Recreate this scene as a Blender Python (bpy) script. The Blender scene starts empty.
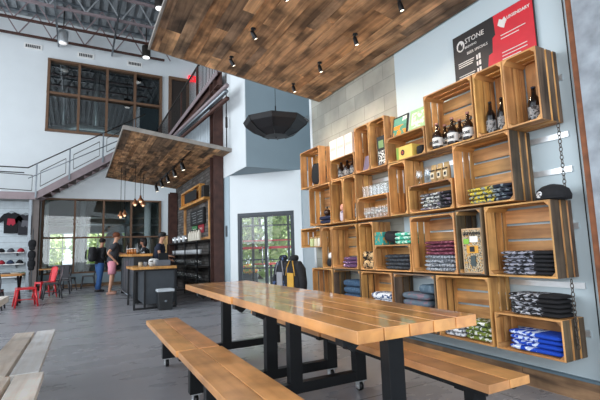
import bpy, bmesh, math, random
from mathutils import Vector, Matrix
random.seed(7)
scn = bpy.context.scene
COL = scn.collection
PI = math.pi
# ------------------------------------------------------------------ camera
YAW, PIT, ROL, FPX, CAMH = 0.494572, 0.118944, -0.031502, 411.85, 1.15
cy_, sy_, cp_, sp_ = math.cos(YAW), math.sin(YAW), math.cos(PIT), math.sin(PIT)
d_ = Vector((sy_*cp_, cy_*cp_, sp_)); r_ = Vector((cy_, -sy_, 0)); u_ = r_.cross(d_)
R_ = math.cos(ROL)*r_ + math.sin(ROL)*u_
U_ = -math.sin(ROL)*r_ + math.cos(ROL)*u_
cam_d = bpy.data.cameras.new('camera'); cam = bpy.data.objects.new('camera', cam_d); COL.objects.link(cam)
M = Matrix.Identity(4)
for i in range(3):
    M[i][0] = R_[i]; M[i][1] = U_[i]; M[i][2] = -d_[i]
M[0][3], M[1][3], M[2][3] = 0, 0, CAMH
cam.matrix_world = M
cam_d.sensor_width = 36; cam_d.lens = FPX/600*36; cam_d.clip_start = .05; cam_d.clip_end = 300
scn.camera = cam
# ------------------------------------------------------------------ world, lights, exposure
w = bpy.data.worlds.new('sky'); scn.world = w; w.use_nodes = True
wb = w.node_tree.nodes['Background']; wb.inputs[0].default_value = (.86, .93, 1, 1); wb.inputs[1].default_value = 1.5
def area(name, loc, target, sx, sy, power, color=(1, 1, 1)):
    l = bpy.data.lights.new(name, 'AREA'); l.shape = 'RECTANGLE'; l.size = sx; l.size_y = sy
    l.energy = power; l.color = color
    o = bpy.data.objects.new(name, l); COL.objects.link(o); o.location = loc
    o.rotation_euler = (Vector(target)-Vector(loc)).to_track_quat('-Z', 'Y').to_euler()
    return o
area('window_daylight_left', (-8.6, 9, 4.5), (4, 10, 3), 12, 6, 950, (.9, .95, 1))  # added fill lamp for daylight from the unseen left side, no window built there
area('window_daylight_front', (-2.5, -4.2, 2.6), (1, 8, 1.2), 7, 4, 420, (.93, .96, 1))  # added fill lamp behind the camera, brightens the foreground and crate wall
sun = bpy.data.lights.new('sun', 'SUN'); sun.energy = 8; sun.angle = .02; sun.color = (1, .96, .88)
so_ = bpy.data.objects.new('sun', sun); COL.objects.link(so_); so_.rotation_euler = Vector((-.45, -.3, -.84)).to_track_quat('-Z', 'Y').to_euler()
scn.view_settings.view_transform = 'Standard'; scn.view_settings.look = 'None'
scn.view_settings.exposure = 0.0; scn.view_settings.gamma = 1; scn.view_settings.use_curve_mapping = False

# ------------------------------------------------------------------ materials
def lin(h):
    h = h.lstrip('#'); c = [int(h[i:i+2], 16)/255 for i in (0, 2, 4)]
    return tuple((x/12.92 if x <= .04045 else ((x+.055)/1.055)**2.4) for x in c) + (1,)
def newmat(name):
    m = bpy.data.materials.new(name); m.use_nodes = True
    return m, m.node_tree.nodes, m.node_tree.links, m.node_tree.nodes['Principled BSDF']
def ramp(N, stops):
    r = N.new('ShaderNodeValToRGB'); e = r.color_ramp.elements
    while len(e) < len(stops): e.new(.5)
    for k, (p, c) in enumerate(stops): e[k].position = p; e[k].color = c
    return r
def plain(name, col, rough=.6, metal=0, var=.08, scale=8, emit=0, coat=0):
    m, N, L, b = newmat(name); c = lin(col)
    n = N.new('ShaderNodeTexNoise'); n.inputs['Scale'].default_value = scale; n.inputs['Detail'].default_value = 4
    t = N.new('ShaderNodeTexCoord'); L.new(t.outputs['Object'], n.inputs['Vector'])
    r = ramp(N, [(.3, tuple(x*(1-var) for x in c[:3])+(1,)), (.7, tuple(min(1, x*(1+var)) for x in c[:3])+(1,))])
    L.new(n.outputs['Fac'], r.inputs[0]); L.new(r.outputs[0], b.inputs['Base Color'])
    b.inputs['Roughness'].default_value = rough; b.inputs['Metallic'].default_value = metal
    if coat: b.inputs['Coat Weight'].default_value = coat; b.inputs['Coat Roughness'].default_value = .08
    if emit:
        b.inputs['Emission Color'].default_value = c; b.inputs['Emission Strength'].default_value = emit
    return m
def wood(name, light, dark, rough=.55, coat=0, coat_r=.1, knots=True, grain=1.0, bump=.15, stain=0):
    m, N, L, b = newmat(name)
    at = N.new('ShaderNodeAttribute'); at.attribute_name = 'gc'
    mp = N.new('ShaderNodeMapping'); mp.inputs['Scale'].default_value = (1.6*grain, 22*grain, 22*grain)
    L.new(at.outputs['Vector'], mp.inputs[0])
    n = N.new('ShaderNodeTexNoise'); n.inputs['Scale'].default_value = 1; n.inputs['Detail'].default_value = 6; n.inputs['Distortion'].default_value = .6
    L.new(mp.outputs[0], n.inputs['Vector'])
    r = ramp(N, [(.28, lin(dark)), (.62, lin(light))]); L.new(n.outputs['Fac'], r.inputs[0])
    n2 = N.new('ShaderNodeTexNoise'); n2.inputs['Scale'].default_value = 3.5; n2.inputs['Detail'].default_value = 3
    L.new(at.outputs['Vector'], n2.inputs['Vector'])
    r2 = ramp(N, [(.35, (1-.35*(1+stain),)*3+(1,)), (.6, (1.08,)*3+(1,))]); L.new(n2.outputs['Fac'], r2.inputs[0])
    mx = N.new('ShaderNodeMix'); mx.data_type = 'RGBA'; mx.blend_type = 'MULTIPLY'; mx.inputs[0].default_value = 1
    L.new(r.outputs[0], mx.inputs[6]); L.new(r2.outputs[0], mx.inputs[7])
    ti = N.new('ShaderNodeAttribute'); ti.attribute_name = 'tint'
    m2 = N.new('ShaderNodeMix'); m2.data_type = 'RGBA'; m2.blend_type = 'MULTIPLY'; m2.inputs[0].default_value = 1
    L.new(mx.outputs[2], m2.inputs[6]); L.new(ti.outputs['Color'], m2.inputs[7])
    L.new(m2.outputs[2], b.inputs['Base Color'])
    bp = N.new('ShaderNodeBump'); bp.inputs['Strength'].default_value = bump; bp.inputs['Distance'].default_value = .004
    L.new(n.outputs['Fac'], bp.inputs['Height']); L.new(bp.outputs[0], b.inputs['Normal'])
    b.inputs['Roughness'].default_value = rough
    if coat: b.inputs['Coat Weight'].default_value = coat; b.inputs['Coat Roughness'].default_value = coat_r
    return m
def glassmat(name, tint=(.9, .95, .95), gloss=.12, rough=.02):
    m, N, L, b = newmat(name); N.remove(b)
    out = N['Material Output']; tr = N.new('ShaderNodeBsdfTransparent'); tr.inputs[0].default_value = tint+(1,)
    gl = N.new('ShaderNodeBsdfGlossy'); gl.inputs['Roughness'].default_value = rough
    fr = N.new('ShaderNodeLayerWeight'); fr.inputs[0].default_value = .5
    pw = N.new('ShaderNodeMath'); pw.operation = 'POWER'; pw.inputs[1].default_value = 4; L.new(fr.outputs['Facing'], pw.inputs[0])
    ad = N.new('ShaderNodeMath'); ad.operation = 'MULTIPLY_ADD'; ad.inputs[1].default_value = .6; ad.inputs[2].default_value = gloss+.04; L.new(pw.outputs[0], ad.inputs[0])
    mx = N.new('ShaderNodeMixShader'); L.new(ad.outputs[0], mx.inputs[0]); L.new(tr.outputs[0], mx.inputs[1]); L.new(gl.outputs[0], mx.inputs[2])
    L.new(mx.outputs[0], out.inputs[0]); return m
def printed(name, base, prt, scale=30, thr=.5, ymin=-9, xfront=-9, stretch=(1, 1, 1), prt2=None, rough=.9):
    """cloth with a printed pattern; the print sits where local y > ymin"""
    m, N, L, b = newmat(name)
    t = N.new('ShaderNodeTexCoord'); mp = N.new('ShaderNodeMapping'); mp.inputs['Scale'].default_value = stretch
    oi = N.new('ShaderNodeObjectInfo'); cb = N.new('ShaderNodeVectorMath'); cb.operation = 'ADD'
    ml = N.new('ShaderNodeMath'); ml.operation = 'MULTIPLY'; ml.inputs[1].default_value = 7; L.new(oi.outputs['Random'], ml.inputs[0])
    L.new(t.outputs['Object'], cb.inputs[0]); L.new(ml.outputs[0], cb.inputs[1])
    L.new(cb.outputs[0], mp.inputs[0])
    n = N.new('ShaderNodeTexNoise'); n.inputs['Scale'].default_value = scale; n.inputs['Detail'].default_value = 2
    L.new(mp.outputs[0], n.inputs['Vector'])
    gt = N.new('ShaderNodeMath'); gt.operation = 'GREATER_THAN'; gt.inputs[1].default_value = thr; L.new(n.outputs['Fac'], gt.inputs[0])
    sp = N.new('ShaderNodeSeparateXYZ'); L.new(t.outputs['Object'], sp.inputs[0])
    g2 = N.new('ShaderNodeMath'); g2.operation = 'GREATER_THAN'; g2.inputs[1].default_value = ymin; L.new(sp.outputs[1], g2.inputs[0])
    mu = N.new('ShaderNodeMath'); mu.operation = 'MULTIPLY'; L.new(gt.outputs[0], mu.inputs[0]); L.new(g2.outputs[0], mu.inputs[1])
    mx = N.new('ShaderNodeMix'); mx.data_type = 'RGBA'; L.new(mu.outputs[0], mx.inputs[0])
    mx.inputs[6].default_value = lin(base); mx.inputs[7].default_value = lin(prt)
    last = mx.outputs[2]
    if prt2:
        n3 = N.new('ShaderNodeTexNoise'); n3.inputs['Scale'].default_value = scale*.7; L.new(cb.outputs[0], n3.inputs['Vector'])
        g3 = N.new('ShaderNodeMath'); g3.operation = 'GREATER_THAN'; g3.inputs[1].default_value = .58; L.new(n3.outputs['Fac'], g3.inputs[0])
        m3 = N.new('ShaderNodeMix'); m3.data_type = 'RGBA'; L.new(g3.outputs[0], m3.inputs[0]); L.new(last, m3.inputs[6]); m3.inputs[7].default_value = lin(prt2)
        last = m3.outputs[2]
    L.new(last, b.inputs['Base Color']); b.inputs['Roughness'].default_value = rough
    return m

# ------------------------------------------------------------------ mesh builder
class MB:
    def __init__(s): s.v = []; s.f = []; s.g = []; s.t = []; s.sm = []
    def add(s, vs, fs, gc=None, tint=(1, 1, 1), smooth=False):
        o = len(s.v); s.v += [tuple(v) for v in vs]; s.g += [tuple(g) for g in (gc or vs)]
        s.t += [tint]*len(vs)
        for f in fs: s.f.append(tuple(o+i for i in f)); s.sm.append(smooth)
        return s
    def box(s, x0, x1, y0, y1, z0, z1, tint=(1, 1, 1), mat=None):
        P = [(x, y, z) for x in (x0, x1) for y in (y0, y1) for z in (z0, z1)]
        dims = sorted([(abs(x1-x0), 0), (abs(y1-y0), 1), (abs(z1-z0), 2)], reverse=True)
        of = random.random()*50
        G = [(p[dims[0][1]]+of, p[dims[1][1]]+of*.37, p[dims[2][1]]+of*.7) for p in P]
        if mat is not None: P = [tuple(mat @ Vector(p)) for p in P]
        return s.add(P, [(0, 1, 3, 2), (4, 6, 7, 5), (0, 4, 5, 1), (2, 3, 7, 6), (0, 2, 6, 4), (1, 5, 7, 3)], G, tint)
    def bar(s, p0, p1, w, h, tint=(1, 1, 1), up=(0, 0, 1)):
        p0, p1 = Vector(p0), Vector(p1); a = (p1-p0); l = a.length; a.normalize()
        upv = Vector(up)
        if abs(a.dot(upv)) > .99: upv = Vector((0, 1, 0))
        b = a.cross(upv).normalized(); c = b.cross(a)
        m = Matrix((( a[0], b[0], c[0], p0[0]), (a[1], b[1], c[1], p0[1]), (a[2], b[2], c[2], p0[2]), (0, 0, 0, 1)))
        return s.box(0, l, -w/2, w/2, -h/2, h/2, tint, m)
    def tube(s, pts, r, n=8, tint=(1, 1, 1), cap=True, flat=1.0):
        pts = [Vector(p) for p in pts]; rs = r if isinstance(r, (list, tuple)) else [r]*len(pts)
        rings = []; prev = None
        for i, p in enumerate(pts):
            a = (pts[min(i+1, len(pts)-1)]-pts[max(i-1, 0)]).normalized()
            if prev is None:
                up = Vector((0, 0, 1)) if abs(a.z) < .9 else Vector((1, 0, 0))
                b = a.cross(up).normalized()
            else: b = (prev-a*prev.dot(a)).normalized()
            prev = b; c = a.cross(b)
            rings.append([p+(b*math.cos(2*PI*k/n)+c*math.sin(2*PI*k/n)*flat)*rs[i] for k in range(n)])
        vs = [v for R in rings for v in R]; fs = []
        for i in range(len(pts)-1):
            for k in range(n):
                fs.append((i*n+k, i*n+(k+1) % n, (i+1)*n+(k+1) % n, (i+1)*n+k))
        if cap: fs += [tuple(range(n))[::-1], tuple((len(pts)-1)*n+k for k in range(n))]
        return s.add(vs, fs, None, tint, True)
    def loft(s, rings, n=14, cap=True, tint=(1, 1, 1)):
        """rings: (cx,cy,cz,rx,ry) horizontal ellipses"""
        vs = [(c[0]+c[3]*math.cos(2*PI*k/n), c[1]+c[4]*math.sin(2*PI*k/n), c[2]) for c in rings for k in range(n)]
        fs = [(i*n+k, i*n+(k+1) % n, (i+1)*n+(k+1) % n, (i+1)*n+k) for i in range(len(rings)-1) for k in range(n)]
        if cap: fs += [tuple(range(n))[::-1], tuple((len(rings)-1)*n+k for k in range(n))]
        return s.add(vs, fs, None, tint, True)
    def lathe(s, prof, c=(0, 0, 0), n=14, cap=True):
        return s.loft([(c[0], c[1], c[2]+z, r, r) for r, z in prof], n, cap)
    def sup(s, c, r, e1=.4, e2=.4, nu=14, nv=8, jit=0, tint=(1, 1, 1)):
        f = lambda v, e: math.copysign(abs(v)**e, v)
        vs = []
        for i in range(nv+1):
            p = -PI/2+PI*i/nv
            for k in range(nu):
                t = 2*PI*k/nu; q = 1+random.uniform(-jit, jit)
                vs.append((c[0]+r[0]*q*f(math.cos(p), e1)*f(math.cos(t), e2), c[1]+r[1]*q*f(math.cos(p), e1)*f(math.sin(t), e2), c[2]+r[2]*q*f(math.sin(p), e1)))
        fs = [(i*nu+k, i*nu+(k+1) % nu, (i+1)*nu+(k+1) % nu, (i+1)*nu+k) for i in range(nv) for k in range(nu)]
        return s.add(vs, fs, None, tint, True)
    def prism(s, poly, axis, a0, a1, tint=(1, 1, 1)):
        """poly in the two other axes, extruded along axis (0,1,2) from a0 to a1"""
        n = len(poly)
        def P(p, a):
            q = list(p); q.insert(axis, a); return tuple(q)
        vs = [P(p, a0) for p in poly]+[P(p, a1) for p in poly]
        fs = [tuple(range(n)), tuple(range(2*n-1, n-1, -1))]+[(k, (k+1) % n, n+(k+1) % n, n+k) for k in range(n)]
        return s.add(vs, fs, None, tint)
    def build(s, name, mat, parent=None, origin=(0, 0, 0), bevel=0, recalc=True):
        me = bpy.data.meshes.new(name); o = origin
        me.from_pydata([(v[0]-o[0], v[1]-o[1], v[2]-o[2]) for v in s.v], [], s.f)
        me.polygons.foreach_set('use_smooth', s.sm)
        a = me.attributes.new('gc', 'FLOAT_VECTOR', 'POINT'); a.data.foreach_set('vector', [x for g in s.g for x in g])
        t = me.attributes.new('tint', 'FLOAT_COLOR', 'POINT'); t.data.foreach_set('color', [x for g in s.t for x in (*g, 1)])
        if recalc:
            bm = bmesh.new(); bm.from_mesh(me); bmesh.ops.recalc_face_normals(bm, faces=bm.faces); bm.to_mesh(me); bm.free()
        me.materials.append(mat); ob = bpy.data.objects.new(name, me); COL.objects.link(ob)
        if parent: ob.parent = parent
        else: ob.location = o
        if bevel:
            b = ob.modifiers.new('bevel', 'BEVEL'); b.width = bevel; b.segments = 2; b.limit_method = 'ANGLE'
        return ob
def tag(o, label=None, cat=None, group=None, kind=None):
    if label: o['label'] = label
    if cat: o['category'] = cat
    if group: o['group'] = group
    if kind: o['kind'] = kind
    return o
def empty(name, loc, rz=0, label=None, cat=None, group=None):
    o = bpy.data.objects.new(name, None); COL.objects.link(o); o.location = loc; o.rotation_euler = (0, 0, rz)
    o.empty_display_size = .1
    return tag(o, label, cat, group)
def copy_tree(o, parent=None):
    c = o.copy(); COL.objects.link(c)
    if parent is not None: c.parent = parent
    for ch in list(o.children): copy_tree(ch, c)
    return c
def struct(name, mb, mat, parent=None, **k):
    o = mb.build(name, mat, parent, **k)
    if not parent: o['kind'] = 'structure'
    return o
def text(name, body, mat, parent, loc, rot, size, ext=.001, align='LEFT', bold=0):
    c = bpy.data.curves.new(name, 'FONT'); c.body = body; c.size = size; c.extrude = ext; c.align_x = align; c.offset = bold
    c.resolution_u = 2; c.materials.append(mat)
    t_ = bpy.data.objects.new(name, c); COL.objects.link(t_); bpy.context.view_layer.update()
    me = bpy.data.meshes.new_from_object(t_.evaluated_get(bpy.context.evaluated_depsgraph_get())); bpy.data.objects.remove(t_); me.name = name
    o = bpy.data.objects.new(name, me); COL.objects.link(o); o.parent = parent
    o.location = loc; o.rotation_euler = rot; return o
ORD = ['lowest', 'second from the bottom', 'third from the bottom', 'fourth from the bottom', 'fifth from the bottom', 'sixth from the bottom',
       'seventh from the bottom', 'eighth from the bottom']

# ---- palettes
m_floor, N, L, b = newmat('polished_concrete')
t = N.new('ShaderNodeTexCoord'); n = N.new('ShaderNodeTexNoise'); n.inputs['Scale'].default_value = 1.6; n.inputs['Detail'].default_value = 9; n.inputs['Roughness'].default_value = .6
mp = N.new('ShaderNodeMapping'); mp.inputs['Scale'].default_value = (.6, 1.2, 1); mp.inputs['Rotation'].default_value = (0, 0, .4)
L.new(t.outputs['Object'], mp.inputs[0]); L.new(mp.outputs[0], n.inputs['Vector'])
r = ramp(N, [(.2, lin('#87878c')), (.8, lin('#a5a5aa'))]); L.new(n.outputs['Fac'], r.inputs[0])
bk = N.new('ShaderNodeTexBrick'); bk.offset = 0; bk.inputs['Scale'].default_value = 1; bk.inputs['Brick Width'].default_value = 3.6; bk.inputs['Row Height'].default_value = 3.6; bk.inputs['Mortar Size'].default_value = .006
bk.inputs['Color1'].default_value = bk.inputs['Color2'].default_value = (1, 1, 1, 1); bk.inputs['Mortar'].default_value = (.45, .45, .45, 1)
mo = N.new('ShaderNodeMapping'); mo.inputs['Location'].default_value = (.7, .9, 0); L.new(t.outputs['Object'], mo.inputs[0]); L.new(mo.outputs[0], bk.inputs['Vector'])
mx = N.new('ShaderNodeMix'); mx.data_type = 'RGBA'; mx.blend_type = 'MULTIPLY'; mx.inputs[0].default_value = 1
L.new(r.outputs[0], mx.inputs[6]); L.new(bk.outputs[0], mx.inputs[7]); L.new(mx.outputs[2], b.inputs['Base Color'])
rr = N.new('ShaderNodeMapRange'); rr.inputs[3].default_value = .2; rr.inputs[4].default_value = .36; L.new(n.outputs['Fac'], rr.inputs[0]); L.new(rr.outputs[0], b.inputs['Roughness'])
W_white = plain('white_wall_paint', '#d9dfe2', .8, var=.02, scale=2)
W_blue = plain('pale_blue_wall_paint', '#a9bcc6', .6, var=.03, scale=2)
W_grey = plain('slate_grey_wall_paint', '#7f8f97', .7, var=.03, scale=2)
# right wall: pale panels, bare block section further back
m_wr, N, L, b = newmat('right_wall_panels_and_block')
t = N.new('ShaderNodeTexCoord'); sp = N.new('ShaderNodeSeparateXYZ'); L.new(t.outputs['Object'], sp.inputs[0])
cb = N.new('ShaderNodeCombineXYZ'); L.new(sp.outputs[1], cb.inputs[0]); L.new(sp.outputs[2], cb.inputs[1])
bk = N.new('ShaderNodeTexBrick'); bk.inputs['Scale'].default_value = 1; bk.inputs['Brick Width'].default_value = .4; bk.inputs['Row Height'].default_value = .2; bk.inputs['Mortar Size'].default_value = .005
bk.inputs['Color1'].default_value = lin('#a9a79b'); bk.inputs['Color2'].default_value = lin('#95958b'); bk.inputs['Mortar'].default_value = lin('#8a8980'); L.new(cb.outputs[0], bk.inputs['Vector'])
n = N.new('ShaderNodeTexNoise'); n.inputs['Scale'].default_value = 3; n.inputs['Detail'].default_value = 5; L.new(t.outputs['Object'], n.inputs['Vector'])
r = ramp(N, [(.3, (.75, .75, .75, 1)), (.7, (1.1, 1.1, 1.1, 1))]); L.new(n.outputs['Fac'], r.inputs[0])
mx = N.new('ShaderNodeMix'); mx.data_type = 'RGBA'; mx.blend_type = 'MULTIPLY'; mx.inputs[0].default_value = 1; L.new(bk.outputs[0], mx.inputs[6]); L.new(r.outputs[0], mx.inputs[7])
g = N.new('ShaderNodeMath'); g.operation = 'GREATER_THAN'; g.inputs[1].default_value = 3.58; L.new(sp.outputs[1], g.inputs[0])
m2 = N.new('ShaderNodeMix'); m2.data_type = 'RGBA'; L.new(g.outputs[0], m2.inputs[0]); m2.inputs[6].default_value = lin('#b9c8ce'); L.new(mx.outputs[2], m2.inputs[7])
L.new(m2.outputs[2], b.inputs['Base Color']); b.inputs['Roughness'].default_value = .65
K_metal = plain('black_powder_coated_steel', '#15171a', .35, .3)
K_dark = plain('dark_bronze_frame', '#2b2724', .5, .2)
G_metal = plain('brushed_grey_steel', '#7b8288', .35, .8)
S_metal = plain('silver_strip', '#d5d9dc', .3, .7)
RUST = plain('rusty_red_steel', '#4a2f28', .6, .2, var=.35, scale=6)
RUSTL = plain('worn_mauve_steel', '#8d7f82', .55, .2, var=.12, scale=4)
TAN = plain('brown_window_frame', '#6b4f3a', .6, var=.15)
WOODC = wood('crate_pine', '#d8a468', '#a06d3e', .6, stain=.0)
WOODG = wood('weathered_crate_board', '#75634f', '#3f342a', .7, stain=.3)
WOODT = wood('varnished_fir_tabletop', '#e8a968', '#d0905a', .3, coat=.8, coat_r=.06, grain=.7, bump=.05)
WOODB = wood('varnished_fir_bench', '#e4a870', '#d09460', .38, coat=.35, coat_r=.2, grain=.7, bump=.05)
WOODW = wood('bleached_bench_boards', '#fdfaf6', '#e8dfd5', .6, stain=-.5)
WOODR = wood('reclaimed_plank', '#d0ab85', '#84684e', .75, stain=.9)
WOODO = wood('golden_counter_oak', '#d59b52', '#a8702f', .4)
WOODBASE = wood('reclaimed_baseboard', '#a08060', '#5c4736', .7, stain=.6)
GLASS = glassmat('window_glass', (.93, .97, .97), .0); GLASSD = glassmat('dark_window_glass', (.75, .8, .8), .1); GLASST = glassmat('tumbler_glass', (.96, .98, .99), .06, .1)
WHITE = plain('white', '#e8e8e6', .5, var=.02); BLACK = plain('black', '#111214', .6); BLACKC = plain('black_cloth', '#16171b', .9, scale=30, var=.3)
REDP = plain('red_paint', '#d3212c', .35, coat=.4); REDC = plain('red_cloth', '#9b1c2c', .9)
SILV = plain('polished_silver', '#c9ccd0', .2, .9)

# ------------------------------------------------------------------ room shell
struct('floor', MB().box(-9, 12, -4.5, 34, -.2, 0), m_floor)
def holed(mb, axis, a0, a1, u0, u1, z0, z1, holes):
    """wall slab normal to axis (0=x,1=y), with rectangular holes (u0,u1,z0,z1)"""
    us = sorted({u0, u1, *[h[0] for h in holes], *[h[1] for h in holes]}); zs = sorted({z0, z1, *[h[2] for h in holes], *[h[3] for h in holes]})
    for i in range(len(us)-1):
        for j in range(len(zs)-1):
            uc, zc = (us[i]+us[i+1])/2, (zs[j]+zs[j+1])/2
            if any(h[0] < uc < h[1] and h[2] < zc < h[3] for h in holes): continue
            if axis == 1: mb.box(us[i], us[i+1], a0, a1, zs[j], zs[j+1])
            else: mb.box(a0, a1, us[i], us[i+1], zs[j], zs[j+1])
    return mb
struct('wall_back', holed(MB(), 1, 18, 18.25, -9, 6, 0, 10.4, [(-1.2, 3.03, .5, 3.35), (-1.22, 3.0, 5.95, 8.83), (3.3, 4.2, 5.6, 8.9)]), W_white)
struct('wall_right', MB().box(3.27, 3.5, -4.5, 5.62, 0, 10.4), m_wr)
# roof: ribbed metal deck
mb = MB(); x = -9.0
DECK = plain('ribbed_metal_deck', '#8f9599', .6, .2, var=.25, scale=1.2)
mb.box(-9, 6, -4.5, 18.2, 10.5, 10.6)
while x < 6:
    mb.box(x, x+.14, -4.5, 18.2, 10.41, 10.5); x += .3
struct('ceiling', mb, DECK)
# alcove walls round the glazed door
mb = MB(); mb.box(3.1, 5.3, 8.1, 10.0, 2.93, 10.4); struct('wall_alcove_bulkhead', mb, W_grey)
struct('wall_alcove_bulkhead_side', MB().box(3.085, 3.1, 8.1, 10.0, 2.93, 10.4), W_white)
struct('wall_alcove_left', MB().box(3.1, 3.25, 9.27, 9.98, 0, 2.93), W_blue)
struct('wall_alcove_side', MB().box(5.2, 5.4, 5.62, 8.1, 0, 10.4), W_blue)
struct('wall_alcove_return', MB().box(4.36, 5.2, 8.1, 8.25, 0, 2.93), W_white)
A = Vector((3.12, 9.27)); Bv = Vector((4.36, 8.03)); dl = (Bv-A).length; ang = math.atan2(Bv.y-A.y, Bv.x-A.x)
D0, D1, DH = .19, 1.57, 2.02          # door opening along that wall
mb = MB(); holed(mb, 1, 0, .12, 0, dl, 0, 2.93, [(D0, D1, 0, DH)])
o = struct('wall_alcove_back', mb, W_white); o.location = (A.x, A.y, 0); o.rotation_euler = (0, 0, ang)
dr = empty('door_1', (A.x, A.y, 0), ang); dr['kind'] = 'structure'
mid = (D0+D1)/2
DF = plain('charcoal_door_frame', '#30363d', .4, .3)
mb = MB(); mb.box(D0, D0+.06, .01, .09, 0, DH); mb.box(D1-.06, D1, .01, .09, 0, DH); mb.box(D0+.06, D1-.06, .01, .09, DH-.07, DH)
mb.build('door_frame', DF, dr)
for a0, a1, s in ((D0+.065, mid-.004, 1), (mid+.004, D1-.065, -1)):
    mb = MB(); mb.box(a0, a0+.028, .02, .07, .01, DH-.075); mb.box(a1-.028, a1, .02, .07, .01, DH-.075); mb.box(a0+.028, a1-.028, .02, .07, .01, .12); mb.box(a0+.028, a1-.028, .02, .07, DH-.105, DH-.075)
    mb.box(a0+.028, a1-.028, .03, .06, .93, .955)
    lf = mb.build('door_leaf', DF, dr)
    MB().box(a0+.028, a1-.028, .04, .046, .12, DH-.105).build('door_pane', GLASS, lf)
    hx = a1-.06 if s > 0 else a0+.06
    MB().tube([(hx, .02, .8), (hx, -.03, .84), (hx, -.03, 1.2), (hx, .02, 1.24)], .012).build('door_handle', SILV, lf)
# window_2 : the glazed screen at the back
mus = [-1.2, -.15, .85, 1.87, 3.0]
w2 = empty('window_2', (0, 18, 0)); w2['kind'] = 'structure'
mb = MB()
for x in mus: mb.box(x-.035, x+.035, 17.94, 18.2, .5, 3.35)
for z in (.5, 1.83, 3.3): mb.box(-1.2, 3.03, 17.95, 18.19, z, z+.06)
mb.build('window_frame', TAN, w2, origin=(0, 18, 0))
for i in range(4):
    MB().box(mus[i]+.035, mus[i+1]-.035, 18.06, 18.07, .56, 1.83).build('window_pane', GLASS, w2, origin=(0, 18, 0))
    MB().box(mus[i]+.035, mus[i+1]-.035, 18.06, 18.07, 1.89, 3.3).build('window_pane', GLASS, w2, origin=(0, 18, 0))
MB().box(-1.2, 3.03, 17.85, 18.0, .06, .5).build('window_plinth', W_grey, w2, origin=(0, 18, 0))
struct('baseboard_back', MB().box(-1.4, 3.2, 17.8, 17.85, 0, .12), WOODBASE)
# window_1 : upper interior window
w1 = empty('window_1', (0, 18, 6)); w1['kind'] = 'structure'
mb = MB()
for x in (-1.2, -.15, .86, 1.93, 2.98): mb.box(x-.045, x+.045, 17.9, 18.24, 5.95, 8.83)
for z in (5.93, 7.42, 8.75): mb.box(-1.25, 3.03, 17.91, 18.23, z, z+.09)
mb.build('window_frame', TAN, w1, origin=(0, 18, 6))
xs = (-1.2, -.15, .86, 1.93, 2.98)
for i in range(4):
    for z0, z1 in ((6.02, 7.42), (7.51, 8.75)):
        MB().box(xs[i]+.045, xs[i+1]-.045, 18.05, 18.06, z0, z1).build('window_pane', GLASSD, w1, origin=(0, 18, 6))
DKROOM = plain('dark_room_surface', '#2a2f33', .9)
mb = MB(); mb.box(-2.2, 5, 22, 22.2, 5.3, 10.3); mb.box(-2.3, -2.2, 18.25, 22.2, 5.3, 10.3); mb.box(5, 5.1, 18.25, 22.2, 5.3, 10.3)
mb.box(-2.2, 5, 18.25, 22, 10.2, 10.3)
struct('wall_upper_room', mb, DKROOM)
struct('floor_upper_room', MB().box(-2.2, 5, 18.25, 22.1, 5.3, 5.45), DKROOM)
# the things glimpsed behind the upper window
mb = MB(); mb.tube([(-1.3, 19.6, 6.3), (-.2, 19.5, 6.55), (1.0, 19.4, 6.5), (2.0, 19.3, 6.1), (2.6, 19.2, 5.7)], .22, 10)
tag(mb.build('ventilation_duct', S_metal, origin=(.6, 19.4, 5.45)), 'silver duct curving along behind the upstairs window', 'duct')
for x in (-.75, .55):
    tag(MB().tube([(x, 20.5, 5.45), (x, 20.5, 10.2)], .12, 12).build('steel_post', S_metal, origin=(x, 20.5, 5.45)), 'pale round post behind the upstairs window, ' + ('left' if x < 0 else 'right') + ' one of the two', 'post')
# door_2 upstairs
d2 = empty('door_2', (3.75, 18, 5.6)); d2['kind'] = 'structure'
mb = MB(); mb.box(3.3, 3.42, 17.9, 18.1, 5.6, 8.9); mb.box(4.08, 4.2, 17.9, 18.1, 5.6, 8.9); mb.box(3.42, 4.08, 17.9, 18.1, 8.78, 8.9)
mb.build('door_frame', TAN, d2, origin=(3.75, 18, 5.6))
MB().box(3.42, 4.08, 18.0, 18.06, 5.6, 8.78).build('door_leaf', plain('dark_brown_door', '#2a211d', .6), d2, origin=(3.75, 18, 5.6))
for k, x in enumerate((-1.75, .05, 1.9)):
    e = empty('wall_vent', (x, 18, 9.1), 0, 'white slotted air vent high on the back wall, ' + ('leftmost', 'middle', 'rightmost')[k] + ' of the three', 'vent', 'air vents on the back wall')
    MB().box(-.3, .3, -.03, 0, 0, .22).build('vent_frame', WHITE, e)
    mb = MB()
    for q in range(8): mb.box(-.24+q*.062, -.2+q*.062, -.036, -.029, .05, .17)
    mb.build('vent_slots', BLACK, e)
# baseboard on the right wall
mb = MB(); y = -3.0
while y < 5.55:
    l = min(random.uniform(.7, 1.5), 5.6-y); k = random.uniform(.75, 1.15)
    mb.box(3.235, 3.27, y, y+l-.004, 0, .145, (k, k*.97, k*.95)); y += l
struct('baseboard_right', mb, WOODBASE)
struct('trim_1', MB().box(3.22, 3.27, -3, 5.6, .145, .16), plain('blue_grey_ledge', '#5f7480', .5))
struct('trim_2', MB().box(3.262, 3.27, 1.655, 1.66, .16, 10.4), K_dark)
struct('trim_3', MB().box(3.262, 3.27, 5.57, 5.63, .16, 10.4), W_white)
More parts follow.
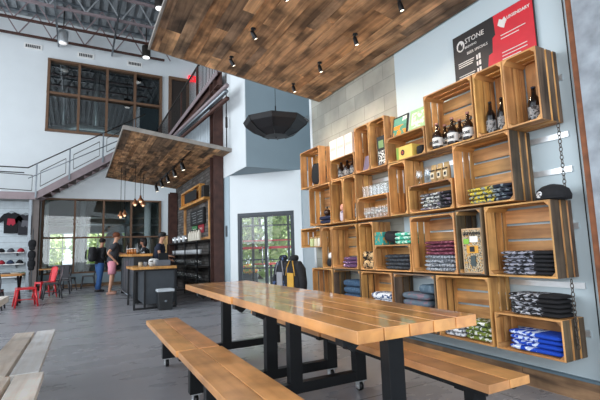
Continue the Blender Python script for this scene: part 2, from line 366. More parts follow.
# roof trusses
def truss(y, k):
    e = empty('roof_truss', (0, y, 9.4), 0, 'long steel lattice roof truss, ' + k, 'roof truss', 'lattice trusses under the roof')
    c = MB(); c.box(-8.9, 3.05, -.05, .05, 0, .07); c.build('bottom_chord', RUST if y > 16 else RUSTL, e)
    c = MB(); c.box(-8.9, 3.05, -.05, .05, .94, 1.0); c.build('top_chord', G_metal, e)
    c = MB(); x = -8.8
    while x < 2.9:
        c.bar((x, 0, .05), (x+.55, 0, .95), .03, .04); c.bar((x+.55, 0, .95), (x+1.1, 0, .05), .03, .04); x += 1.1
    c.build('lattice_webs', S_metal if abs(y-15.1) < .1 else G_metal if y < 16 else RUSTL, e)
for y, k in ((17.6, 'nearest the back wall'), (16.4, 'second out from the back wall'), (15.1, 'third out from the back wall'), (13.7, 'fourth out from the back wall'), (12.2, 'fifth out from the back wall')): truss(y, k)
for x, k in ((-.9, 'left'), (1.0, 'right')):
    tag(MB().box(x-.03, x+.03, 11, 17.9, 9.33, 9.39).build('bridging_bar', G_metal, origin=(x, 14.5, 9.33)), 'thin steel bar crossing under the roof trusses, the %s one' % k, 'steel bar')
# ------------------------------------------------------------------ upper level, stairs
RIBW = plain('white_ribbed_cladding', '#cdd6dc', .5, .1)
mb = MB(); mb.box(3.16, 3.25, 9.98, 15.3, 3.5, 5.42); y = 10.0
while y < 15.3: mb.box(3.12, 3.16, y, y+.06, 3.5, 5.42); y += .2
struct('wall_mezzanine_cladding', mb, RIBW)
struct('wall_mezzanine_side', MB().box(5, 5.2, 10, 18, 5.42, 10.4), W_white)
struct('wall_passage', MB().box(4.2, 4.4, 15.3, 18, 0, 5.42), W_blue)
struct('floor_mezzanine', MB().box(3.0, 5.0, 10.0, 18, 5.43, 5.6).box(1.9, 3.0, 16.6, 18, 5.43, 5.6), RUST)
M_BAR, N, L, b = newmat('dark_stone_veneer')
t = N.new('ShaderNodeTexCoord'); sp = N.new('ShaderNodeSeparateXYZ'); L.new(t.outputs['Object'], sp.inputs[0]); cb = N.new('ShaderNodeCombineXYZ'); L.new(sp.outputs[1], cb.inputs[0]); L.new(sp.outputs[2], cb.inputs[1])
bk = N.new('ShaderNodeTexBrick'); bk.inputs['Scale'].default_value = 1; bk.inputs['Brick Width'].default_value = .3; bk.inputs['Row Height'].default_value = .09; bk.inputs['Mortar Size'].default_value = .008
bk.inputs['Color1'].default_value = lin('#6c6a68'); bk.inputs['Color2'].default_value = lin('#463f3b'); bk.inputs['Mortar'].default_value = lin('#2a2624'); L.new(cb.outputs[0], bk.inputs['Vector']); L.new(bk.outputs[0], b.inputs['Base Color']); b.inputs['Roughness'].default_value = .85
struct('wall_bar', MB().box(3.1, 3.25, 9.98, 15.3, 0, 3.5), M_BAR)
def ibeam_col(x0, x1, y0, y1, z1, label):
    e = empty('steel_column', ((x0+x1)/2, (y0+y1)/2, 0), 0, label, 'steel column')
    w, d = (x1-x0)/2, (y1-y0)/2
    mb = MB(); mb.box(-w, w, -d, -d+.03, 0, z1); mb.box(-w, w, d-.03, d, 0, z1); mb.box(-.02, .02, -d+.03, d-.03, 0, z1); mb.build('column_shaft', RUST, e)
    MB().box(-w-.0, w+.0, -d-.04, -d, 0, .03).build('base_plate', RUST, e); return e
ibeam_col(2.84, 3.08, 9.62, 9.95, 5.42, 'dark rusty steel column between the bar shelves and the grey alcove')
ibeam_col(2.82, 3.08, 14.95, 15.3, 3.3, 'dark steel column at the far end of the bar shelves')
# mezzanine edge: beam, guard rail, sloping pipes
e = empty('mezzanine_edge_beam', (2.95, 13.5, 5.2), 0, 'rusty brown steel beam edging the upper floor above the bar', 'steel beam')
MB().box(-.02, .02, -4.2, 4.4, -.02, .28).box(-.1, .02, -4.2, 4.4, .26, .3).box(-.1, .02, -4.2, 4.4, -.05, -.02).build('beam', RUST, e)
MB().box(-.12, -.1, -4.2, 4.4, .2, .34).build('edge_trim', RUSTL, e)
e = empty('guard_rail', (2.9, 13.5, 5.55), 0, 'dark steel guard rail with close upright bars along the upper floor', 'railing')
MB().tube([(0, -4.2, .95), (0, 4.4, .95)], .03).build('handrail', K_dark, e)
mb = MB(); y = -4.2
while y < 4.4: mb.box(-.008, .008, y, y+.016, 0, .94); y += .14
mb.build('balusters', K_dark, e)
for y in (-4.2, -2.1, 0, 2.1, 4.3): MB().box(-.025, .025, y-.025, y+.025, 0, .95).build('post', RUST, e)
for k, (dx, dz, mt) in enumerate(((0, 0, RUSTL), (-.02, -.14, G_metal), (0, -.3, RUST))):
    tag(MB().tube([(2.76+dx, 8.3, 4.75+dz), (2.76+dx, 13.0, 5.06+dz), (2.76+dx, 15.2, 5.16+dz)], .05).build('sloping_pipe', mt, origin=(2.93, 12, 4.9+dz)),
        'pipe sloping under the upper floor, ' + ('topmost', 'middle', 'lowest')[k] + ' of the three', 'pipe', 'pipes under the upper floor')
# exit sign
e = empty('exit_sign', (4.38, 17.95, 8.95), 0, 'small glowing red exit sign on the upstairs back wall', 'exit sign')
MB().box(-.22, .22, -.05, .04, -.12, .14).build('sign_case', plain('red_glow', '#ff2030', .5, emit=1.6), e)
text('sign_lettering', 'EXIT', WHITE, e, (0, -.055, -.08), (PI/2, 0, 0), .2, align='CENTER')
# landing and stair flight
st = empty('staircase', (-1.4, 17.2, 0), 0, 'steel staircase with mauve stringer climbing right to the upper floor', 'staircase')
def S(mb, n, m, **k): return mb.build(n, m, st, origin=(-1.4, 17.2, 0))
S(MB().box(-7.5, -1.33, 16.9, 17.98, 3.3, 3.4), 'landing_deck', G_metal)
S(MB().box(-7.5, -1.33, 16.86, 16.9, 3.16, 3.41), 'landing_fascia', RUSTL)
mb = MB(); mb.prism([(-1.36, 3.16), (-1.36, 3.43), (2.2, 5.83), (2.2, 5.5)], 1, 16.86, 16.9); S(mb, 'stringer', RUSTL)
mb = MB(); mb.prism([(-1.36, 3.16), (-1.36, 3.43), (2.2, 5.83), (2.2, 5.5)], 1, 17.93, 17.97); S(mb, 'stringer', RUSTL)
for k in range(13):
    x = -1.2+k*.26; z = 3.44+k*.178
    S(MB().box(x, x+.28, 16.9, 17.93, z-.05, z), 'tread', RUST)
S(MB().box(-1.55, -1.47, 16.95, 17.03, 0, 3.16), 'landing_post', G_metal)
# railing
pts = lambda dz: [(-7.5, 16.84, 3.4+dz), (-1.62, 16.84, 3.4+dz), (2.2, 16.84, 3.4+dz+2.42)]
S(MB().tube(pts(.86), .022), 'handrail', K_dark); 
S(MB().tube([(-7.5, 16.84, 4.08), (-1.72, 16.84, 4.08)], .018), 'mid_rail', K_dark)
S(MB().tube([(-1.6, 16.8, 3.88), (2.2, 16.8, 6.05)], .018), 'grab_rail', G_metal)
xs = [-6.2, -4.9, -3.6, -1.36, -.36, .72, 1.8]
for i, x in enumerate(xs):
    zb = 3.42 if x < -1.5 else 3.42+(x+1.36)*.674
    zt = 3.4+.86 if x < -1.5 else 3.4+.86+(x+1.62)*.6335
    S(MB().box(x-.025, x+.025, 16.82, 16.86, zb-.2, zt), 'rail_post', G_metal)
for i in range(len(xs)-1):
    x0, x1 = xs[i]+.12, xs[i+1]-.12
    f = lambda x, d: (3.42 if x < -1.5 else 3.42+(x+1.36)*.674)+d
    mb = MB(); P = [(x0, 16.84, f(x0, .12)), (x1, 16.84, f(x1, .12)), (x1, 16.84, f(x1, .66)), (x0, 16.84, f(x0, .66))]
    for a, c in zip(P, P[1:]+P[:1]): mb.bar(a, c, .015, .025)
    S(mb, 'infill_frame', K_dark)
# ------------------------------------------------------------------ reclaimed wood panels overhead
def plank_panel(name, xl, xr, y0, y1, z_r, slope, label, pw=.13, thick=.06):
    xc = (xl+xr)/2; a = math.atan(slope); W = (xr-xl)/math.cos(a)
    e = empty(name, (xc, (y0+y1)/2, z_r+slope*(xr-xc)), 0, label, 'ceiling panel')
    e.rotation_euler = (0, a, 0)
    mb = MB(); x = -W/2; h = (y1-y0)/2
    tones = [(1.12, 1.0, .86), (.95, .85, .74), (1.25, 1.08, .9), (.5, .47, .46), (.8, .78, .78), (.38, .37, .38), (1.0, .82, .64), (1.15, 1.02, .9), (.68, .67, .7), (1.3, 1.15, .98)]
    while x < W/2-.01:
        wd = min(random.uniform(.7, 1.25)*pw, W/2-x); y = -h
        while y < h-.01:
            l = min(random.uniform(.5, 2.2), h-y)
            if h-y-l < .25: l = h-y
            t = random.choice(tones); g = random.uniform(.8, 1.15); dz = random.uniform(-.009, .006)
            mb.box(x+.0015, x+wd-.0015, y+.0015, y+l-.0015, dz, .03, tuple(c*g for c in t)); y += l
        x += wd
    mb.build('plank_cladding', WOODR, e)
    MB().box(-W/2, W/2, -h, h, .03, thick-.001).build('backing_board', K_dark, e)
    mb = MB(); mb.box(-W/2-.025, -W/2, -h, h, -.02, thick); mb.box(-W/2, W/2, -h-.02, -h, -.02, thick); mb.box(-W/2, W/2, h, h+.02, .0, thick); mb.build('edge_trim', plain('weathered_edge_trim', '#8b857e', .6, var=.2), e)
    return e
pan = plank_panel('hanging_wood_panel', .74, 3.25, .6, 5.3, 3.43, .133, 'large sloping ceiling panel of mixed reclaimed planks above the crate wall', .135)
can = plank_panel('bar_canopy', .76, 3.08, 9.0, 15.1, 3.46, .125, 'sloping plank canopy hung over the bar counter', .13, .07)
def hanger(x, y, z0, z1, label):
    e = empty('hanger_rod', (x, y, z0), 0, label, 'hanger rod', 'hanger rods of the wood panels')
    MB().tube([(0, 0, 0), (0, 0, z1-z0)], .014).build('rod', K_dark, e)
    MB().tube([(0, 0, .5), (0, 0, .75)], .03).build('turnbuckle', K_dark, e); return e
hanger(3.0, 9.1, 3.55, 9.4, 'thin rod with turnbuckle holding up the near right corner of the bar canopy')
#hanger(.86, 9.2, 3.84, 9.4, 'thin rod holding up the near left corner of the bar canopy')
#hanger(.85, 4.9, 3.86, 10.4, 'thin rod holding up the large wood panel at its left edge')
hanger(2.9, 4.9, 3.57, 10.4, 'thin rod holding up the large wood panel near the wall')
# spotlights under the large panel
HOT = plain('spot_lens_lit', '#fff0d8', .4, emit=3)
def panel_z(x, xr=3.25, zr=3.43, s=.133): return zr+s*(xr-x)
def spot(x, y, z, tx, ty, tz, label, power, sz=1.0, grp='spotlights under the large wood panel', lens=HOT):
    e = empty('spotlight', (x, y, z), 0, label, 'spotlight', grp)
    MB().lathe([(.04*sz, -.012), (.04*sz, .0)]).build('ceiling_plate', K_metal, e)
    MB().tube([(0, 0, 0), (0, 0, -.09*sz)], .009*sz).build('stem', K_metal, e)
    a = (Vector((tx, ty, tz))-Vector((x, y, z-.1*sz))).normalized(); c = Vector((0, 0, -.1*sz))
    MB().tube([c-a*.06*sz, c-a*.03*sz, c+a*.07*sz, c+a*.075*sz], [.018*sz, .032*sz, .036*sz, .036*sz], 12).build('lamp_head', K_metal, e)
    MB().tube([c+a*.0755*sz, c+a*.078*sz], .026*sz, 12).build('lens', lens, e)
    if power:
        l = bpy.data.lights.new('spot_beam', 'SPOT'); l.energy = power; l.color = (1, .80, .56); l.spot_size = math.radians(95); l.spot_blend = .8; l.shadow_soft_size = .03
        o = bpy.data.objects.new('spot_beam', l); COL.objects.link(o); o.location = Vector((x, y, z))+c+a*.09*sz; o.rotation_euler = a.to_track_quat('-Z', 'Y').to_euler()
    return e
w_ = ['nearest the camera', 'middle one', 'farthest from the camera']
for k, y in enumerate((3.28, 4.08, 4.83)):
    spot(1.67, y, panel_z(1.67), 3.1, y+.1, 1.4, 'small black spotlight in the row away from the crate wall, ' + w_[k], 30, .72)
w_ = ['nearest the camera', 'second from the camera', 'third from the camera', 'farthest from the camera']
for k, y in enumerate((2.77, 3.5, 4.27, 5.0)):
    spot(2.65, y, panel_z(2.65), 3.2, y-.1, 1.6, 'small black spotlight in the row close to the crate wall, ' + w_[k], 26, .72)
# big cylinder downlights under the roof
for k, (x, y, mt) in enumerate(((-.71, 16.76, S_metal), (2.19, 16.7, K_dark), (2.1, 13.0, K_dark))):
    e = empty('cylinder_downlight', (x, y, 9.0), 0, ('pale', 'black', 'black')[k] + ' cylinder downlight hanging under the roof, ' + ('left of the three', 'right over the upstairs door', 'nearest above the wood panel edge')[k], 'downlight')
    MB().lathe([(.16, -.0), (.165, .02), (.165, .45), (.05, .5)], n=18).build('housing', mt, e)
    MB().tube([(0, 0, .5), (0, 0, 1.45)], .02).build('stem', K_dark, e)
    MB().lathe([(.13, -.02), (.13, .0)], n=18).build('lens', plain('downlight_lens', '#ffffff', .4, emit=1.5 if k else .6), e)
# umbrella hanging upside up under the roof edge
um = empty('black_umbrella', (2.92, 6.2, 3.06), 0, 'open black umbrella hanging in the air before the grey alcove', 'umbrella')
mb = MB(); n = 8; R = .6
rings = [(.04, .0), (.2, .012), (.38, .09), (.52, .2), (.56, .28)]
vs = [(0, 0, 0)]; fs = []
for rr_, z in rings[1:]:
    for k in range(n): vs.append((rr_*math.cos(2*PI*(k+.3)/n), rr_*math.sin(2*PI*(k+.3)/n), z))
for k in range(n): fs.append((0, 1+k, 1+(k+1) % n))
for i in range(len(rings)-2):
    for k in range(n): fs.append((1+i*n+k, 1+i*n+(k+1) % n, 1+(i+1)*n+(k+1) % n, 1+(i+1)*n+k))
# gently closed upper side
vs.append((0, 0, .3)); q = len(vs)-1; base = 1+(len(rings)-2)*n
for k in range(n): fs.append((base+k, base+(k+1) % n, q))
mb.add(vs, fs); mb.build('canopy_cloth', plain('black_nylon', '#1b1a1d', .55), um)
for k in range(8):
    a = 2*PI*(k+.3)/n
    MB().tube([(rr_*math.cos(a)*1.004, rr_*math.sin(a)*1.004, z-.004) for rr_, z in rings[1:]], .006, 5).build('rib', K_metal, um)
MB().tube([(0, 0, -.02), (0, 0, .55)], .012).build('shaft', K_metal, um)
MB().tube([(0, 0, .5), (0, 0, 7.3)], .004, 5).build('hanging_wire', K_metal, um)
text('printed_lettering', 'STONE', plain('pale_grey_print', '#8b8b8b', .8), um, (.39, -.385, .22), (math.radians(128), 0, math.radians(45)), .09, align='CENTER')
# ------------------------------------------------------------------ steel column at the right
e = empty('painted_steel_column', (3.15, 1.35, 0), 0, 'worn grey steel column with rust-brown edge beside the crate wall', 'steel column')
MB().box(.02, .115, .19, .24, 0, 10.4).build('rusty_flange', plain('rust_brown_paint', '#7c4a2c', .7, var=.35, scale=12), e)
MB().box(-.0, .115, -.6, .19, 0, 10.4).build('column_face', plain('peeling_grey_paint', '#8c949c', .6, var=.3, scale=7), e)
# wall rails seen through the crates
for z, k in ((2.41, 'topmost'), (1.96, 'second from the top'), (1.69, 'third from the top'), (1.26, 'middle'), (.82, 'second from the floor'), (.48, 'lowest')):
    tag(MB().box(3.256, 3.27, 1.715, 5.5, z-.022, z+.022).build('wall_rail', S_metal, origin=(3.27, 3.6, z-.02)), 'flat silver rail on the wall behind the crates, ' + k, 'wall rail', 'silver rails the crates hang on')
# ------------------------------------------------------------------ wall sign
e = empty('beer_poster', (3.255, 2.27, 2.7), 0, 'black and red printed beer board standing on top of the crates', 'sign')
POB = plain('poster_black', '#1d1a1a', .5); POR = plain('poster_red', '#c8202f', .5); POW = plain('poster_white', '#d8d4cf', .6)
def SX(mb, n, m): return mb.build(n, m, e, origin=(3.255, 2.27, 2.7))
SX(MB().box(3.24, 3.255, 1.865, 2.69, 2.66, 3.185), 'board', POB)
SX(MB().prism([(1.87, 2.665), (1.87, 3.18), (2.23, 3.18), (2.22, 3.0), (2.25, 2.98), (2.26, 2.85), (2.3, 2.84), (2.33, 2.665)], 0, 3.234, 3.2405), 'red_half', POR)
rt = (PI/2, 0, -PI/2)
def tx(n, s, y, z, size, **k):
    o = text(n, s, POW, e, (3.2395-3.255-.0065, y-2.27, z-2.7), rt, size, **k); return o
tx('brand_lettering', 'STONE', 2.545, 3.065, .068); tx('brand_subtitle', 'BREWING', 2.55, 3.015, .03)
tx('price_heading', 'BEER SPECIALS', 2.53, 2.95, .035)
tx('red_heading', 'LEGENDARY', 2.1, 3.085, .037, bold=.001)
mb = MB(); mb.prism([(2.60+.045*math.cos(a*PI/8), 3.065+.055*math.sin(a*PI/8)) for a in range(16)], 0, 3.236, 3.2395); SX(mb, 'round_emblem', POW)
mb = MB(); mb.prism([(2.6, 3.1), (2.585, 3.06), (2.57, 3.08), (2.575, 3.03), (2.6, 3.02), (2.63, 3.04), (2.625, 3.08)], 0, 3.234, 3.2365); SX(mb, 'emblem_face', POB)
mb = MB(); mb.prism([(2.19, 3.07), (2.17, 3.12), (2.14, 3.10), (2.12, 3.12), (2.1, 3.08), (2.12, 3.05), (2.13, 3.02), (2.16, 3.04)], 0, 3.231, 3.2335); SX(mb, 'red_emblem', POW)
mb = MB()
for r0 in range(2):
    for q in range(3): mb.box(3.237, 3.2395, 2.46+q*.01, 2.64, 2.89-r0*.13-q*.02, 2.897-r0*.13-q*.02)
for z, hh in ((2.86, .05), (2.80, .045), (2.72, .06)):
    mb.box(3.237, 3.2395, 2.39, 2.41, z, z+hh); mb.box(3.237, 3.2395, 2.42, 2.435, z, z+hh*.9)
SX(mb, 'small_print', POW)
mb = MB()
for z in (2.96, 2.93, 2.80, 2.77, 2.74): mb.box(3.231, 3.2335, 1.94+(.06 if z in (2.93, 2.74) else 0), 2.17, z, z+.007)
SX(mb, 'red_half_print', POW)
# ------------------------------------------------------------------ crates
XF, XB = 2.985, 3.25
def crate(yr, yl, z0, z1, label, side='warm', back=True, slat='h', group=None):
    """yr < yl ; opening faces the room (-X)"""
    yc = (yr+yl)/2; W = (yl-yr)/2-.0015; Hh = z1-z0-.003; D = XB-XF; xc = (XF+XB)/2
    e = empty('wooden_crate', (xc, yc, z0), 0, label, 'crate', group)
    th = .013; hd = D/2
    def shade(): g = random.uniform(.72, 1.15); return (g, g*random.uniform(.93, 1.04), g*random.uniform(.82, 1.06))
    strips = [(-hd, -.022), (.0, hd-.065), (hd-.045, hd)] if random.random() < .5 else [(-hd, -.048), (-.026, .04), (.062, hd)]
    for sgn, nm in ((-1, 'right'), (1, 'left')):
        mb = MB(); a, b_ = (sgn*W, sgn*(W-th)); lo, hi = min(a, b_), max(a, b_)
        for s0, s1 in strips: mb.box(s0, s1, lo, hi, 0, Hh, shade())
        if side == 'darkright' and sgn < 0:
            sb = mb.build('side_board', WOODC, e, bevel=.0012); fm = MB()
            for s0, s1 in strips: fm.box(s0+.0015, s1-.0015, -W-.0015, -W, .001, Hh-.001, shade())
            fm.build('weathered_face', WOODG, sb)
        else: mb.build('side_board', WOODG if side == 'dark' else WOODC, e, bevel=.0012)
    for zz, nm in ((0, 'bottom_board'), (Hh-th, 'top_board')):
        mb = MB()
        for s0, s1 in strips: mb.box(s0, s1, -W+th, W-th, zz, zz+th, shade())
        mb.build(nm, WOODC if side != 'dark' else WOODG, e, bevel=.0012)
    if back:
        mb = MB(); span = (Hh-2*th) if slat == 'h' else 2*(W-th)
        nsl = max(2, round(span/.135)); gap = .019; bw = (span-gap*(nsl+1))/nsl
        for k in range(nsl):
            q = gap+k*(bw+gap)
            if slat == 'h': mb.box(hd-.01, hd, -W+th, W-th, th+q, th+q+bw, shade())
            else: mb.box(hd-.01, hd, -W+th+q, -W+th+q+bw, th, Hh-th, shade())
        mb.build('back_slats', WOODC, e)
    c = .032
    for sy in (-1, 1):
        for sz in (0, 1):
            y0_ = sy*(W-th); z_ = th if sz == 0 else Hh-th; dz = c if sz == 0 else -c
            MB().prism([(y0_, z_), (y0_-sy*c, z_), (y0_, z_+dz)], 0, -hd+.001, hd-.011, shade()).build('corner_block', WOODC, e)
    return e
ZA, ZB, ZC, ZD = 2.05, 1.475, .885, .315
U = .57
crates = [
 (1.735, 2.02, ZA, ZA+U, 'tall narrow crate at the right end of the top row with one large black bottle', 'darkright', 1, 'v'),
 (2.022, 2.305, ZA, ZA+U, 'tall narrow crate in the top row holding two dark bottles', 'warm', 1, 'v'),
 (2.32, 2.89, ZA, ZA+U, 'large square crate in the top row holding the five brown growlers', 'warm', 1, 'h'),
 (2.905, 3.475, ZA, ZA+.285, 'low wide crate in the top row holding a yellow box', 'warm', 1, 'h'),
 (3.49, 3.775, ZA, ZA+U, 'tall narrow crate in the top row holding a black gift box', 'warm', 1, 'v'),
 (3.785, 4.07, ZA, ZA+U, 'tall narrow crate in the top row with a grey-purple book leaning inside', 'warm', 1, 'v'),
 (4.09, 4.64, ZA, ZA+.285, 'low wide crate in the top row holding three bottles, white boxes on its lid', 'warm', 1, 'h'),
 (4.93, 5.49, ZA, ZA+U, 'square crate at the far left end of the top row holding a black bag', 'warm', 1, 'h'),
 (2.01, 2.58, ZB, ZB+U, 'large square crate with yellow-printed shirts and grey weathered right side', 'darkright', 1, 'h'),
 (2.61, 3.18, ZB, ZB+.285, 'low wide crate holding black shirts with white print under glasses and bags', 'warm', 1, 'h'),
 (3.2, 3.475, ZB, ZB+U, 'empty tall narrow crate in the second row between the tumblers and the stemmed glasses', 'warm', 1, 'v'),
 (3.5, 4.07, ZB, ZB+.27, 'low wide crate with a row of printed glasses inside and tumblers on top', 'warm', 1, 'h'),
 (4.085, 4.36, ZB, ZB+U, 'tall narrow crate in the second row holding one dark tall bottle', 'warm', 1, 'v'),
 (4.37, 4.645, ZB, ZB+U, 'tall narrow crate in the second row holding a pink and white bundle', 'warm', 1, 'v'),
 (4.67, 5.25, ZB, ZB+U, 'large square crate at the left end of the second row with navy cloth inside', 'warm', 1, 'h'),
 (1.745, 2.3, ZC, ZC+U, 'large square crate at the right end of the third row, dark outer side', 'darkright', 1, 'h'),
 (2.33, 2.605, ZC, ZC+U, 'dark weathered narrow crate holding the illustrated poster', 'dark', 0, 'v'),
 (2.62, 3.185, ZC, ZC+.555, 'large square crate with maroon shirts on top of grey speckled shirts', 'warm', 1, 'h'),
 (3.2, 3.785, ZC, ZC+.285, 'low wide crate in the third row holding charcoal shirts', 'warm', 1, 'h'),
 (3.795, 4.065, ZC, ZC+.555, 'tall narrow crate in the third row with leopard-print rolls', 'warm', 1, 'v'),
 (4.11, 4.675, ZC, ZC+.555, 'large square crate in the third row with purple shirts', 'warm', 1, 'h'),
 (4.69, 4.94, ZC, ZC+.555, 'tall narrow crate in the third row with a dark and white bundle', 'warm', 1, 'v'),
 (4.965, 5.54, ZC+.285, ZC+.57, 'low small crate at the left end of the third row holding jars', 'warm', 1, 'h'),
 (1.745, 2.285, ZD, ZD+.285, 'low wide crate at the bottom right holding bright blue shirts', 'darkright', 1, 'h'),
 (2.31, 2.885, ZD, ZD+.555, 'large square crate in the bottom row with white-print and green-print shirts', 'warm', 1, 'h'),
 (2.9, 3.485, ZD, ZD+.555, 'dark-sided square crate in the bottom row with grey and maroon folded blankets', 'dark', 0, 'h'),
 (3.51, 4.065, ZD, ZD+.555, 'large square crate in the bottom row with blue and white shirts', 'warm', 1, 'h'),
 (4.08, 4.67, ZD, ZD+.565, 'dark-sided square crate in the bottom row with folded blue denim', 'dark', 0, 'h'),
 (4.7, 5.23, ZD, ZD+.565, 'square crate at the left end of the bottom row beside the hanging hoodies', 'warm', 1, 'v'),
]
for yr, yl, z0, z1, lab, sd, bk_, sl in crates: crate(yr, yl, z0, z1, lab, sd, bool(bk_), sl, 'crates on the right wall')
# ------------------------------------------------------------------ folded stacks
def folded(name, mat, w, d, h, jit=.0):
    mb = MB(); nu, nv = 26, 7
    f = lambda v, e: math.copysign(abs(v)**e, v)
    vs = []
    for i in range(nv+1):
        p = -PI/2+PI*i/nv
        for k in range(nu):
            t = 2*PI*k/nu; ca, sa = f(math.cos(t), .3), f(math.sin(t), .3); cp2, sp2 = f(math.cos(p), .35), f(math.sin(p), .8)
            vs.append((d/2*ca*cp2, w/2*sa*cp2, h/2+h/2*sp2+math.sin(ca*3+sa*4)*.002))
    fs = [(i*nu+k, i*nu+(k+1) % nu, (i+1)*nu+(k+1) % nu, (i+1)*nu+k) for i in range(nv) for k in range(nu)]
    mb.add(vs, fs, None, (1, 1, 1), True); o = mb.build(name, mat); return o
def stack(n, y0, y1, z, mat, desc, cat='shirt', group=None, h=.03, x0=2.995, d=.225, name='folded_shirt', drop=0):
    proto = None; zz = z
    for k in range(n):
        if proto is None: o = proto = folded(name, mat, y1-y0, d, h)
        else: o = proto.copy(); COL.objects.link(o)
        o.location = (x0+d/2+random.uniform(0, .014)+drop*k*.01, (y0+y1)/2+random.uniform(-.006, .006), zz); o.rotation_euler = (0, 0, random.uniform(-.035, .035))
        zz += h*.985
        nm = ORD[k] if n > 1 else 'single one'
        if k == n-1 and n > 1: nm = 'topmost'
        tag(o, '%s, %s' % (desc, nm), cat, group or desc)
    return zz
T = .0145
S_bw = printed('black_shirt_grey_print', '#15161b', '#8d909e', 26, .47, -.06, stretch=(.3, 1, 2.2))
S_bw2 = printed('black_shirt_white_print', '#121216', '#a9abb3', 30, .52, -.06, stretch=(.3, 1, 2.5))
S_yel = printed('navy_shirt_yellow_print', '#1b2130', '#c9b640', 32, .46, -.05, stretch=(.3, 1.2, 1.8), prt2='#7f8c92')
S_mix = printed('black_shirt_mixed_print', '#17181c', '#c6c9c4', 34, .5, -.06, stretch=(.3, 1, 2), prt2='#6d6577')
S_mar = printed('maroon_shirt', '#5a1f34', '#8d5566', 30, .57, -9, stretch=(.3, 1, 2))
S_spk = printed('grey_speckled_shirt', '#4a5058', '#a7adb5', 60, .5, -9, stretch=(.5, 1, 1))
S_blu = printed('bright_blue_shirt', '#0f45b8', '#cfdcf5', 26, .5, -.02, stretch=(.3, 1, 2))
S_chr = printed('charcoal_shirt', '#24272c', '#3f454d', 30, .52, -9)
S_pur = printed('purple_shirt', '#5a3a5e', '#c3a5c4', 26, .57, .0, stretch=(.3, 1, 2))
S_mint = printed('mint_patterned_cloth', '#3fae92', '#c9e8d8', 30, .52, -9)
S_leo = printed('leopard_cloth', '#c9a77a', '#17130f', 26, .52, -9)
S_ww = printed('white_navy_cloth', '#2d4670', '#e4e8ee', 26, .46, -9, stretch=(.3, 1, 1.5))
S_wg = printed('white_grey_print_cloth', '#5b616c', '#d7dade', 30, .46, -9)
S_gr = printed('olive_green_shirt', '#6d7b2e', '#dcdfd8', 28, .54, -9, prt2='#3b4a20')
S_den = printed('blue_denim', '#2c4560', '#3b5873', 40, .5, -9)
S_bgm = printed('grey_blue_blanket', '#5d6b78', '#7d6a76', 20, .55, -9)
S_nav = plain('navy_cloth', '#1d2440', .9)
stack(6, 1.76, 2.21, ZC+T, S_bw, 'folded black shirt with grey print in the third-row right crate', h=.031)
stack(5, 1.76, 2.17, ZD+.285, S_bw2, 'folded white-printed black shirt on top of the bottom right crate', h=.033)
stack(4, 1.765, 2.2, ZD+T, S_blu, 'folded bright blue shirt with white print in the bottom right crate', h=.037, x0=3.0)
stack(4, 2.035, 2.485, ZB+T, S_yel, 'folded navy shirt with yellow print in the second-row right crate', h=.036)
stack(5, 2.635, 3.06, ZB+T, S_mix, 'folded white-printed black shirt in the low second-row crate', h=.034)
z = stack(4, 2.64, 3.05, ZC+T, S_spk, 'folded grey speckled shirt under the maroon shirts', h=.039)
stack(4, 2.64, 3.04, z, S_mar, 'folded maroon shirt on top of the grey speckled shirts', h=.034)
stack(4, 3.225, 3.65, ZC+T, S_chr, 'folded charcoal shirt in the low third-row crate', h=.041)
stack(3, 4.14, 4.5, ZC+T, S_pur, 'folded purple shirt in the third-row crate', h=.045, drop=1)
stack(4, 2.635, 2.86, ZD+T, S_wg, 'folded white and grey print shirt in the bottom row crate', h=.036)
stack(4, 2.335, 2.625, ZD+T, S_gr, 'folded olive green print shirt in the bottom row crate', h=.042)
z = stack(5, 3.02, 3.4, ZD+T, S_bgm, 'folded grey and maroon blanket in the dark bottom crate', cat='blanket', h=.07, name='folded_blanket')
tag(folded('folded_blanket', printed('slate_blanket', '#4b6070', '#5d7180', 15, .5), .22, .2, .09), 'slate blue folded blanket heaped on the grey and maroon blankets', 'blanket').location = (3.12, 3.06, z)
stack(5, 4.11, 4.5, ZD+T, S_den, 'folded blue denim trousers in the dark bottom crate', cat='trousers', h=.085, name='folded_trousers')
stack(4, 3.54, 3.92, ZD+T, S_ww, 'folded blue and white shirt in the bottom row crate', h=.078)
stack(3, 4.75, 5.05, ZD+T, S_pur, 'folded dark purple cloth in the leftmost bottom crate', cat='cloth', h=.06, name='folded_cloth')
stack(2, 4.71, 5.02, ZB+T, S_nav, 'folded navy cloth in the left second-row crate', cat='cloth', h=.055, name='folded_cloth', x0=2.985)
stack(3, 3.22, 3.46, ZC+.285, S_mint, 'folded mint patterned cloth on the low third-row crate', cat='cloth', h=.042, name='folded_cloth', x0=2.99)
def boxthing(name, lab, cat, x0, x1, y0, y1, z0, z1, mat, extra=None, bevel=.003, grp=None):
    e = empty(name, ((x0+x1)/2, (y0+y1)/2, z0), 0, lab, cat, grp); o = (0, 0, 0)
    mb = MB().box(-(x1-x0)/2, (x1-x0)/2, -(y1-y0)/2, (y1-y0)/2, 0, z1-z0); mb.build('box_body', mat, e, bevel=bevel)
    if extra: extra(e, (x1-x0)/2, (y1-y0)/2, z1-z0)
    return e
def oval(e, hx, hy, h):
    MB().prism([(.028*math.cos(k*PI/8)+.02, h*.5+.032*math.sin(k*PI/8)) for k in range(16)], 0, -hx-.002, -hx).build('printed_emblem', BLACK, e)
    MB().prism([(.015*math.cos(k*PI/8)+.02, h*.5+.018*math.sin(k*PI/8)) for k in range(16)], 0, -hx-.003, -hx-.002).build('emblem_centre', plain('label_red', '#a33a2a', .6), e)
    MB().box(-hx-.002, -hx, hy-.04, hy-.004, .004, h-.004).build('green_end_panel', plain('label_green', '#7f9c3e', .6), e)
